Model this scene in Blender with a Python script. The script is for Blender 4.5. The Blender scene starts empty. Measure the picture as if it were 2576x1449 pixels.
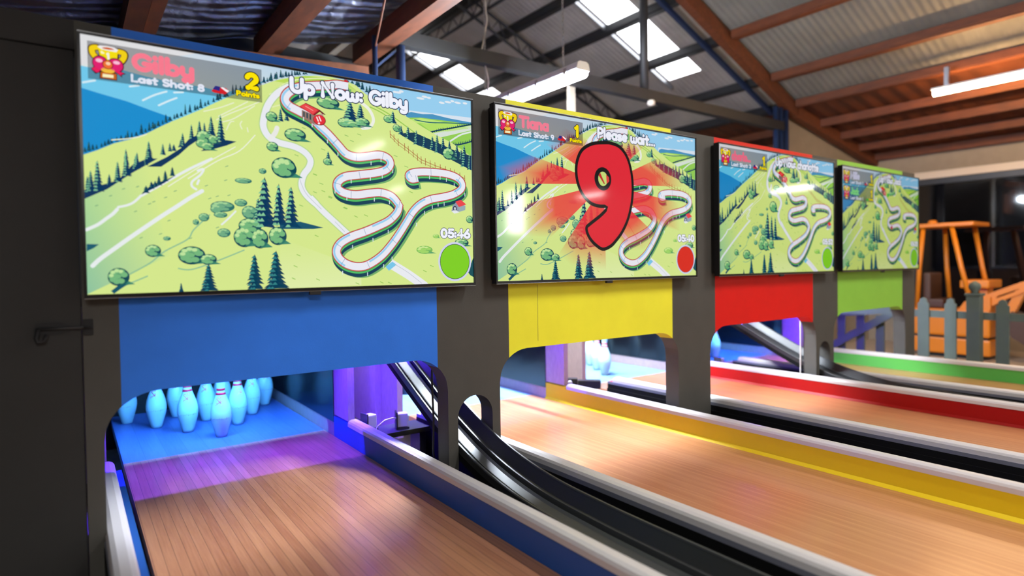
import bpy, bmesh, math, random
from mathutils import Vector, Matrix
from mathutils.geometry import tessellate_polygon
random.seed(11)
PI = math.pi
sc = bpy.context.scene
COL = sc.collection

# ------------------------------------------------------------------ camera
cd = bpy.data.cameras.new('camera'); cam = bpy.data.objects.new('camera', cd); COL.objects.link(cam)
cam.matrix_world = Matrix(((0.8099, 0.0241, -0.5860, 0.0), (-0.5864, 0.0086, -0.8100, -2.3239), (-0.0145, 0.9997, 0.0211, 1.2), (0, 0, 0, 1)))
cd.sensor_width = 36.0; cd.lens = 21.4926; cd.shift_y = -0.00815
cd.clip_start = 0.02; cd.clip_end = 100
cd.dof.use_dof = True; cd.dof.focus_distance = 2.8; cd.dof.aperture_fstop = 1.0
sc.camera = cam
# ------------------------------------------------------------------ world, exposure
w = bpy.data.worlds.new('world'); sc.world = w; w.use_nodes = True
w.node_tree.nodes['Background'].inputs[0].default_value = (0.55, 0.62, 0.75, 1)
w.node_tree.nodes['Background'].inputs[1].default_value = 0.03
sc.view_settings.view_transform = 'Standard'
try: sc.view_settings.look = 'None'
except Exception: pass
sc.view_settings.gamma = 1; sc.view_settings.exposure = 0.0
sc.cycles.max_bounces = 6; sc.cycles.transparent_max_bounces = 16
sc.cycles.use_denoising = True
sc.cycles.sample_clamp_indirect = 4.0
LAMP_FRONT, LAMP_BACK, LAMP_WARM, LED_V, LED_C, SKYLIGHT = 170.0, 900.0, 170.0, 900.0, 400.0, 4.0

# ------------------------------------------------------------------ helpers
def lin(c):
    f = lambda v: (v / 12.92 if v <= 0.04045 else ((v + 0.055) / 1.055) ** 2.4)
    return tuple(f(max(0, v) / 255.0) for v in c[:3])

class MB:
    def __init__(s): s.v = []; s.f = []; s.sm = []; s.mi = []
    def add(s, vs, fs, sm=False, mi=0):
        n = len(s.v); s.v += [tuple(q) for q in vs]
        for f in fs: s.f.append(tuple(i + n for i in f)); s.sm.append(sm); s.mi.append(mi)
        return s
    def box(s, x0, x1, y0, y1, z0, z1, mi=0, m=None):
        vs = [(x, y, z) for x in (x0, x1) for y in (y0, y1) for z in (z0, z1)]
        if m is not None: vs = [tuple(m @ Vector(q)) for q in vs]
        return s.add(vs, [(0, 1, 3, 2), (4, 6, 7, 5), (0, 4, 5, 1), (2, 3, 7, 6), (0, 2, 6, 4), (1, 5, 7, 3)], mi=mi)
    def bbox(s, x0, x1, y0, y1, z0, z1, b=0.004, mi=0, m=None):
        bm = bmesh.new()
        bmesh.ops.create_cube(bm, size=1.0, matrix=Matrix.Translation(((x0+x1)/2, (y0+y1)/2, (z0+z1)/2)) @ Matrix.Diagonal((x1-x0, y1-y0, z1-z0, 1)))
        bmesh.ops.bevel(bm, geom=bm.edges[:] , offset=b, segments=2, affect='EDGES', profile=0.6)
        vs = [(m @ q.co) if m is not None else q.co for q in bm.verts]
        s.add(vs, [tuple(q.index for q in f.verts) for f in bm.faces] if not bm.verts.index_update() else [], mi=mi); bm.free()
        return s
    def beam(s, a, b, wx, wz, up=(0, 0, 1), mi=0):
        a = Vector(a); b = Vector(b); d = (b - a).normalized(); u = Vector(up)
        r = d.cross(u)
        if r.length < 1e-5: r = d.cross(Vector((1, 0, 0)))
        r.normalize(); u = r.cross(d).normalized()
        vs = []
        for p in (a, b):
            for i, j in ((-1, -1), (1, -1), (1, 1), (-1, 1)): vs.append(p + r * (i * wx / 2) + u * (j * wz / 2))
        return s.add(vs, [(0, 1, 2, 3), (7, 6, 5, 4), (0, 4, 5, 1), (1, 5, 6, 2), (2, 6, 7, 3), (3, 7, 4, 0)], mi=mi)
    def tube(s, pts, r, n=8, cap=True, mi=0):
        pts = [Vector(p) for p in pts]; vs = []; fs = []; prev = None
        for i, p in enumerate(pts):
            d = (pts[min(i + 1, len(pts) - 1)] - pts[max(i - 1, 0)]).normalized()
            if prev is None:
                a = d.cross(Vector((0, 0, 1)))
                if a.length < 1e-4: a = d.cross(Vector((1, 0, 0)))
            else: a = prev - d * prev.dot(d)
            a.normalize(); prev = a; b = d.cross(a)
            rr = r[i] if isinstance(r, (list, tuple)) else r
            for k in range(n): vs.append(p + (a * math.cos(2 * PI * k / n) + b * math.sin(2 * PI * k / n)) * rr)
        for i in range(len(pts) - 1):
            for k in range(n): fs.append((i * n + k, i * n + (k + 1) % n, (i + 1) * n + (k + 1) % n, (i + 1) * n + k))
        if cap: fs.append(tuple(range(n - 1, -1, -1))); fs.append(tuple((len(pts) - 1) * n + k for k in range(n)))
        return s.add(vs, fs, True, mi)
    def lathe(s, prof, c=(0, 0, 0), n=32, mi=0, sm=True):
        vs = []; fs = []
        for r, z in prof:
            for k in range(n): vs.append((c[0] + r * math.cos(2 * PI * k / n), c[1] + r * math.sin(2 * PI * k / n), c[2] + z))
        for i in range(len(prof) - 1):
            for k in range(n): fs.append((i * n + k, i * n + (k + 1) % n, (i + 1) * n + (k + 1) % n, (i + 1) * n + k))
        fs.append(tuple(range(n - 1, -1, -1))); fs.append(tuple((len(prof) - 1) * n + k for k in range(n)))
        return s.add(vs, fs, sm, mi)
    def prism(s, loop, fn, holes=(), t0=0.0, t1=1.0, mi=0, sm=False):
        """extrude a 2-D loop (with holes); fn(a, b, t) -> 3-D point"""
        loops = [list(loop)] + [list(h) for h in holes]
        flat = [q for l in loops for q in l]; n = len(flat)
        tris = tessellate_polygon([[Vector((a, b, 0)) for a, b in l] for l in loops])
        vs = [fn(a, b, t0) for a, b in flat] + [fn(a, b, t1) for a, b in flat]
        fs = []
        for t in tris:
            fs.append(tuple(t)); fs.append(tuple(i + n for i in reversed(t)))
        k = 0
        for l in loops:
            m = len(l)
            for i in range(m): fs.append((k + i, k + (i + 1) % m, n + k + (i + 1) % m, n + k + i))
            k += m
        return s.add(vs, fs, sm, mi)
    def sweep(s, sec, pts, mi=0, sm=False):
        """sweep an (x, z) section loop along pts=(x,y,z) keeping it upright and facing x"""
        n = len(sec); vs = []; fs = []
        for p in pts:
            for a, b in sec: vs.append((p[0] + a, p[1], p[2] + b))
        for i in range(len(pts) - 1):
            for k in range(n): fs.append((i * n + k, i * n + (k + 1) % n, (i + 1) * n + (k + 1) % n, (i + 1) * n + k))
        fs.append(tuple(range(n - 1, -1, -1))); fs.append(tuple((len(pts) - 1) * n + k for k in range(n)))
        return s.add(vs, fs, sm, mi)

def recalc(me):
    bm = bmesh.new(); bm.from_mesh(me); bmesh.ops.recalc_face_normals(bm, faces=bm.faces[:]); bm.to_mesh(me); bm.free()

def obj(name, mb, mats, parent=None, loc=None, fix=True, col=None):
    me = bpy.data.meshes.new(name)
    me.from_pydata([tuple(v) for v in mb.v], [], mb.f)
    me.polygons.foreach_set('use_smooth', mb.sm); me.polygons.foreach_set('material_index', mb.mi)
    for m in (mats if isinstance(mats, (list, tuple)) else [mats]): me.materials.append(m)
    if fix: recalc(me)
    me.update()
    o = bpy.data.objects.new(name, me); COL.objects.link(o)
    if parent is not None: o.parent = parent
    if loc is not None: o.location = loc
    return o

def tag(o, label, cat, group=None, kind=None):
    o['label'] = label; o['category'] = cat
    if group: o['group'] = group
    if kind: o['kind'] = kind
    return o
def thing(name, label, cat, loc=(0, 0, 0), rz=0.0, group=None):
    o = bpy.data.objects.new(name, None); COL.objects.link(o); o.location = loc; o.rotation_euler = (0, 0, rz)
    o.empty_display_size = 0.1
    return tag(o, label, cat, group)
def struct(name, mb, mats, label=None, cat=None, parent=None):
    o = obj(name, mb, mats, parent)
    if parent is None:
        o['kind'] = 'structure'
        if label: o['label'] = label
        o['category'] = cat or name.split('_')[0]
    return o
def copy_tree(o, parent=None):
    c = o.copy(); COL.objects.link(c); c.parent = parent
    for ch in list(o.children): copy_tree(ch, c)
    return c

# ------------------------------------------------------------------ materials
def mat(name, rgb, rough=0.5, metal=0.0, spec=0.5, noise=0.0, nscale=8.0, bump=0.0, bscale=60.0, coat=0.0, stretch=None):
    m = bpy.data.materials.new(name); m.use_nodes = True; nt = m.node_tree; b = nt.nodes['Principled BSDF']
    c = lin(rgb)
    b.inputs['Base Color'].default_value = (*c, 1); b.inputs['Roughness'].default_value = rough; b.inputs['Metallic'].default_value = metal
    b.inputs['Specular IOR Level'].default_value = spec; b.inputs['Coat Weight'].default_value = coat; b.inputs['Coat Roughness'].default_value = 0.15
    if noise or bump:
        tc = nt.nodes.new('ShaderNodeTexCoord'); mp = nt.nodes.new('ShaderNodeMapping'); nt.links.new(tc.outputs['Object'], mp.inputs[0])
        if stretch: mp.inputs['Scale'].default_value = stretch
        if noise:
            n = nt.nodes.new('ShaderNodeTexNoise'); n.inputs['Scale'].default_value = nscale; n.inputs['Detail'].default_value = 6
            nt.links.new(mp.outputs[0], n.inputs['Vector'])
            r = nt.nodes.new('ShaderNodeMapRange'); r.inputs[1].default_value = 0.3; r.inputs[2].default_value = 0.7; r.inputs[3].default_value = 1 - noise; r.inputs[4].default_value = 1 + noise
            nt.links.new(n.outputs[0], r.inputs[0])
            x = nt.nodes.new('ShaderNodeVectorMath'); x.operation = 'SCALE'; x.inputs[0].default_value = c; nt.links.new(r.outputs[0], x.inputs['Scale'])
            nt.links.new(x.outputs[0], b.inputs['Base Color'])
        if bump:
            n2 = nt.nodes.new('ShaderNodeTexNoise'); n2.inputs['Scale'].default_value = bscale; n2.inputs['Detail'].default_value = 4
            nt.links.new(mp.outputs[0], n2.inputs['Vector'])
            bp = nt.nodes.new('ShaderNodeBump'); bp.inputs['Strength'].default_value = bump; bp.inputs['Distance'].default_value = 0.01
            nt.links.new(n2.outputs[0], bp.inputs['Height']); nt.links.new(bp.outputs[0], b.inputs['Normal'])
    return m
def emit(name, rgb, strength):
    m = bpy.data.materials.new(name); m.use_nodes = True; b = m.node_tree.nodes['Principled BSDF']
    b.inputs['Base Color'].default_value = (0.8, 0.8, 0.8, 1); b.inputs['Emission Color'].default_value = (*rgb, 1); b.inputs['Emission Strength'].default_value = strength
    return m
def ribbed(name, rgb, axis, pitch, rough=0.5, metal=0.0, depth=0.006, noise=0.15, crumple=0.0):
    """sheet with wave ribs running across an object axis"""
    m = mat(name, rgb, rough, metal, 0.5, noise, 3.0); nt = m.node_tree; b = nt.nodes['Principled BSDF']
    tc = nt.nodes.new('ShaderNodeTexCoord'); sp = nt.nodes.new('ShaderNodeSeparateXYZ'); nt.links.new(tc.outputs['Object'], sp.inputs[0])
    mu = nt.nodes.new('ShaderNodeMath'); mu.operation = 'MULTIPLY'; mu.inputs[1].default_value = 2 * PI / pitch; nt.links.new(sp.outputs[axis], mu.inputs[0])
    si = nt.nodes.new('ShaderNodeMath'); si.operation = 'SINE'; nt.links.new(mu.outputs[0], si.inputs[0])
    h = si.outputs[0]
    if crumple:
        n = nt.nodes.new('ShaderNodeTexNoise'); n.inputs['Scale'].default_value = 14; n.inputs['Detail'].default_value = 8; n.inputs['Distortion'].default_value = 0.6
        nt.links.new(tc.outputs['Object'], n.inputs['Vector'])
        ma = nt.nodes.new('ShaderNodeMath'); ma.operation = 'MULTIPLY_ADD'; ma.inputs[1].default_value = crumple; nt.links.new(n.outputs[0], ma.inputs[0]); nt.links.new(h, ma.inputs[2]); h = ma.outputs[0]
    bp = nt.nodes.new('ShaderNodeBump'); bp.inputs['Strength'].default_value = 1.0; bp.inputs['Distance'].default_value = depth
    nt.links.new(h, bp.inputs['Height']); nt.links.new(bp.outputs[0], b.inputs['Normal'])
    return m
def wood_lane(name, a, b_, joint, width, rough, jw=0.05):
    m = bpy.data.materials.new(name); m.use_nodes = True; nt = m.node_tree; b = nt.nodes['Principled BSDF']; L = nt.links.new
    tc = nt.nodes.new('ShaderNodeTexCoord'); sp = nt.nodes.new('ShaderNodeSeparateXYZ'); L(tc.outputs['Object'], sp.inputs[0])
    dv = nt.nodes.new('ShaderNodeMath'); dv.operation = 'DIVIDE'; dv.inputs[1].default_value = width; L(sp.outputs[0], dv.inputs[0])
    fl = nt.nodes.new('ShaderNodeMath'); fl.operation = 'FLOOR'; L(dv.outputs[0], fl.inputs[0])
    fr = nt.nodes.new('ShaderNodeMath'); fr.operation = 'FRACT'; L(dv.outputs[0], fr.inputs[0])
    wn = nt.nodes.new('ShaderNodeTexWhiteNoise'); wn.noise_dimensions = '1D'; L(fl.outputs[0], wn.inputs['W'])
    mp = nt.nodes.new('ShaderNodeMapping'); mp.inputs['Scale'].default_value = (90, 4, 1); L(tc.outputs['Object'], mp.inputs[0])
    gn = nt.nodes.new('ShaderNodeTexNoise'); gn.inputs['Scale'].default_value = 1.6; gn.inputs['Detail'].default_value = 5; L(mp.outputs[0], gn.inputs['Vector'])
    ad = nt.nodes.new('ShaderNodeMath'); ad.operation = 'MULTIPLY_ADD'; ad.inputs[1].default_value = 0.55; L(wn.outputs[0], ad.inputs[0])
    g2 = nt.nodes.new('ShaderNodeMath'); g2.operation = 'MULTIPLY_ADD'; g2.inputs[1].default_value = 1.1; g2.inputs[2].default_value = -0.32; L(gn.outputs[0], g2.inputs[0]); L(g2.outputs[0], ad.inputs[2])
    mx = nt.nodes.new('ShaderNodeMix'); mx.data_type = 'RGBA'; mx.inputs[6].default_value = (*lin(a), 1); mx.inputs[7].default_value = (*lin(b_), 1); L(ad.outputs[0], mx.inputs[0])
    lt = nt.nodes.new('ShaderNodeMath'); lt.operation = 'LESS_THAN'; lt.inputs[1].default_value = jw; L(fr.outputs[0], lt.inputs[0])
    m2 = nt.nodes.new('ShaderNodeMix'); m2.data_type = 'RGBA'; m2.inputs[7].default_value = (*lin(joint), 1); L(lt.outputs[0], m2.inputs[0]); L(mx.outputs[2], m2.inputs[6])
    L(m2.outputs[2], b.inputs['Base Color']); b.inputs['Roughness'].default_value = rough; b.inputs['Coat Weight'].default_value = 0.3; b.inputs['Coat Roughness'].default_value = 0.12
    return m
def screen_mat(name, strength, sat=1.0):
    m = bpy.data.materials.new(name); m.use_nodes = True; nt = m.node_tree; b = nt.nodes['Principled BSDF']; L = nt.links.new
    at = nt.nodes.new('ShaderNodeAttribute'); at.attribute_name = 'picture'
    hs = nt.nodes.new('ShaderNodeHueSaturation'); hs.inputs['Saturation'].default_value = sat; L(at.outputs['Color'], hs.inputs['Color'])
    b.inputs['Base Color'].default_value = (0.01, 0.01, 0.01, 1); b.inputs['Roughness'].default_value = 0.07; b.inputs['Specular IOR Level'].default_value = 0.2
    L(hs.outputs[0], b.inputs['Emission Color']); b.inputs['Emission Strength'].default_value = strength
    L(at.outputs['Alpha'], b.inputs['Alpha'])
    return m

M = dict(
    wall=mat('dark_grey_paint', (72, 70, 65), 0.75, noise=0.06, bump=0.08, bscale=180),
    darkdoor=mat('dimmed_door_paint', (38, 37, 36), 0.7, noise=0.08, bump=0.06, bscale=150),  # wall grey darkened to stand for the weaker light at the left end
    blue=mat('blue_paint', (50, 124, 238), 0.5, spec=0.25, noise=0.04, bump=0.06, bscale=220),
    yellow=mat('yellow_paint', (246, 240, 58), 0.5, spec=0.25, noise=0.03, bump=0.05, bscale=220),
    red=mat('red_paint', (218, 20, 14), 0.5, spec=0.25, noise=0.03, bump=0.05, bscale=220),
    green=mat('lime_green_paint', (142, 200, 72), 0.5, spec=0.25, noise=0.03, bump=0.05, bscale=220),
    rblue=mat('blue_rail_paint', (30, 84, 160), 0.45), ryellow=mat('yellow_rail_paint', (236, 206, 12), 0.45),
    rred=mat('red_rail_paint', (158, 14, 12), 0.45, spec=0.25), rgreen=mat('green_rail_paint', (84, 176, 74), 0.45),
    cap=mat('pale_grey_rail_cap', (205, 200, 200), 0.28, spec=0.5),
    capside=mat('grey_rail_side', (108, 110, 122), 0.4),
    lane=wood_lane('lane_maple', (154, 98, 68), (188, 134, 98), (88, 54, 38), 0.034, 0.34, 0.04),
    lane2=wood_lane('lane_maple_fine', (174, 112, 73), (202, 145, 102), (164, 104, 68), 0.012, 0.32, 0.06),
    deck=wood_lane('pale_pin_deck', (80, 112, 186), (100, 134, 208), (64, 96, 164), 0.1, 0.35, 0.02), deck_lit=wood_lane('pin_deck_lit_pale', (120, 158, 190), (142, 180, 208), (100, 138, 170), 0.1, 0.35, 0.02),  # second deck is the same board, paled for the white lamp's light
    gutter=mat('black_gutter', (13, 13, 14), 0.8, spec=0.15), track=mat('black_track_plastic', (40, 41, 42), 0.36, spec=0.45),
    tracksheen=mat('sheen_grey_track', (60, 62, 64), 0.44, spec=0.4),  # lighter track plastic: lamp reflection on trough and edges put into the grey
    black=mat('matt_black', (20, 20, 22), 0.7), curtain=mat('black_pit_curtain', (26, 26, 34), 0.8),
    gloss=mat('glossy_black_panel', (16, 18, 24), 0.16, spec=0.7, bump=0.02, bscale=30),
    mdf=mat('raw_mdf', (160, 140, 140), 0.65, noise=0.12, nscale=20, stretch=(6, 6, 1)),
    bezel=mat('black_bezel', (22, 22, 24), 0.25), tvback=mat('tv_back_plastic', (24, 24, 26), 0.5), chrome=mat('silver_trim', (190, 192, 196), 0.25, 1.0),
    pin=mat('glow_tinted_pin', (196, 238, 240), 0.3, coat=0.3, noise=0.03), pinred=mat('red_pin_band', (226, 40, 70), 0.35), pingrey=mat('grey_scuffs', (168, 176, 182), 0.5),  # pin colour tinted cyan to stand for its glow under violet light
    steel=mat('dark_grey_steel', (36, 36, 38), 0.55, noise=0.15), rust=mat('rust_red_steel', (98, 49, 20), 0.65, noise=0.25, nscale=6, stretch=(4, 1, 4)),
    bluesteel=mat('blue_steel', (34, 50, 84), 0.4), silver=mat('galvanised_steel', (170, 172, 178), 0.35, 0.8),
    roofd=ribbed('dark_roof_sheet', (168, 160, 150), 1, 0.076, 0.6, 0.0, 0.003), roofl=ribbed('light_roof_sheet', (118, 114, 104), 1, 0.076, 0.6, 0.0, 0.003),
    foil=ribbed('silver_foil_insulation', (116, 118, 132), 1, 0.13, 0.3, 0.7, 0.016, 0.3, 1.6), rustroof=ribbed('brown_soffit_sheet', (88, 44, 22), 1, 0.2, 0.6, 0.0, 0.01, 0.3),
    beige=mat('beige_wall_sheet', (150, 136, 118), 0.7, noise=0.06), floor=mat('pale_concrete_floor', (176, 158, 138), 0.45, noise=0.1),
    creamtrim=mat('cream_trim', (214, 200, 182), 0.5), frame=mat('dark_window_frame', (34, 34, 38), 0.4), glass=mat('dark_window_glass', (10, 11, 14), 0.04, spec=0.9),
    fence=mat('grey_green_fence_paint', (92, 104, 98), 0.6, noise=0.06), orange=mat('orange_ride_paint', (212, 124, 22), 0.4), seat=mat('dark_brown_seat', (70, 44, 30), 0.5),
    lampbody=mat('lamp_housing_grey', (214, 214, 214), 0.4), cream=mat('white_painted_post', (186, 174, 156), 0.5), cable=mat('white_cable', (220, 218, 214), 0.4),
    purple=mat('dark_sensor_plastic', (38, 36, 46), 0.35), lens=mat('pale_sensor_lens', (210, 210, 225), 0.3), clear=mat('clear_sensor_cover', (190, 180, 205), 0.12, spec=0.8),
    e_front=emit('white_tube', (1.0, 0.985, 0.96), LAMP_FRONT), e_fill=emit('added_fill_tube', (1.0, 0.985, 0.96), LAMP_FRONT * 1.2), e_back=emit('white_batten', (0.80, 0.89, 1.0), LAMP_BACK), e_warm=emit('warm_tube', (1.0, 0.62, 0.28), LAMP_WARM),
    e_v=emit('violet_led', (0.085, 0.03, 1.0), LED_V), e_v2=emit('soft_violet_led', (0.12, 0.06, 1.0), LED_V * .25), e_c=emit('blue_led', (0.10, 0.38, 1.0), LED_C), e_c2=emit('soft_blue_led', (0.10, 0.38, 1.0), LED_C * .3), e_sky=emit('daylit_skylight', (0.96, 0.98, 1.0), SKYLIGHT), e_win=emit('daylit_pane', (1, 1, 1), 60.0),
)
OFF = [0.0, 1.606, 3.215, 4.80]
HUE = ['blue', 'yellow', 'red', 'green']
ORD = ['blue', 'yellow', 'red', 'green']
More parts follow.
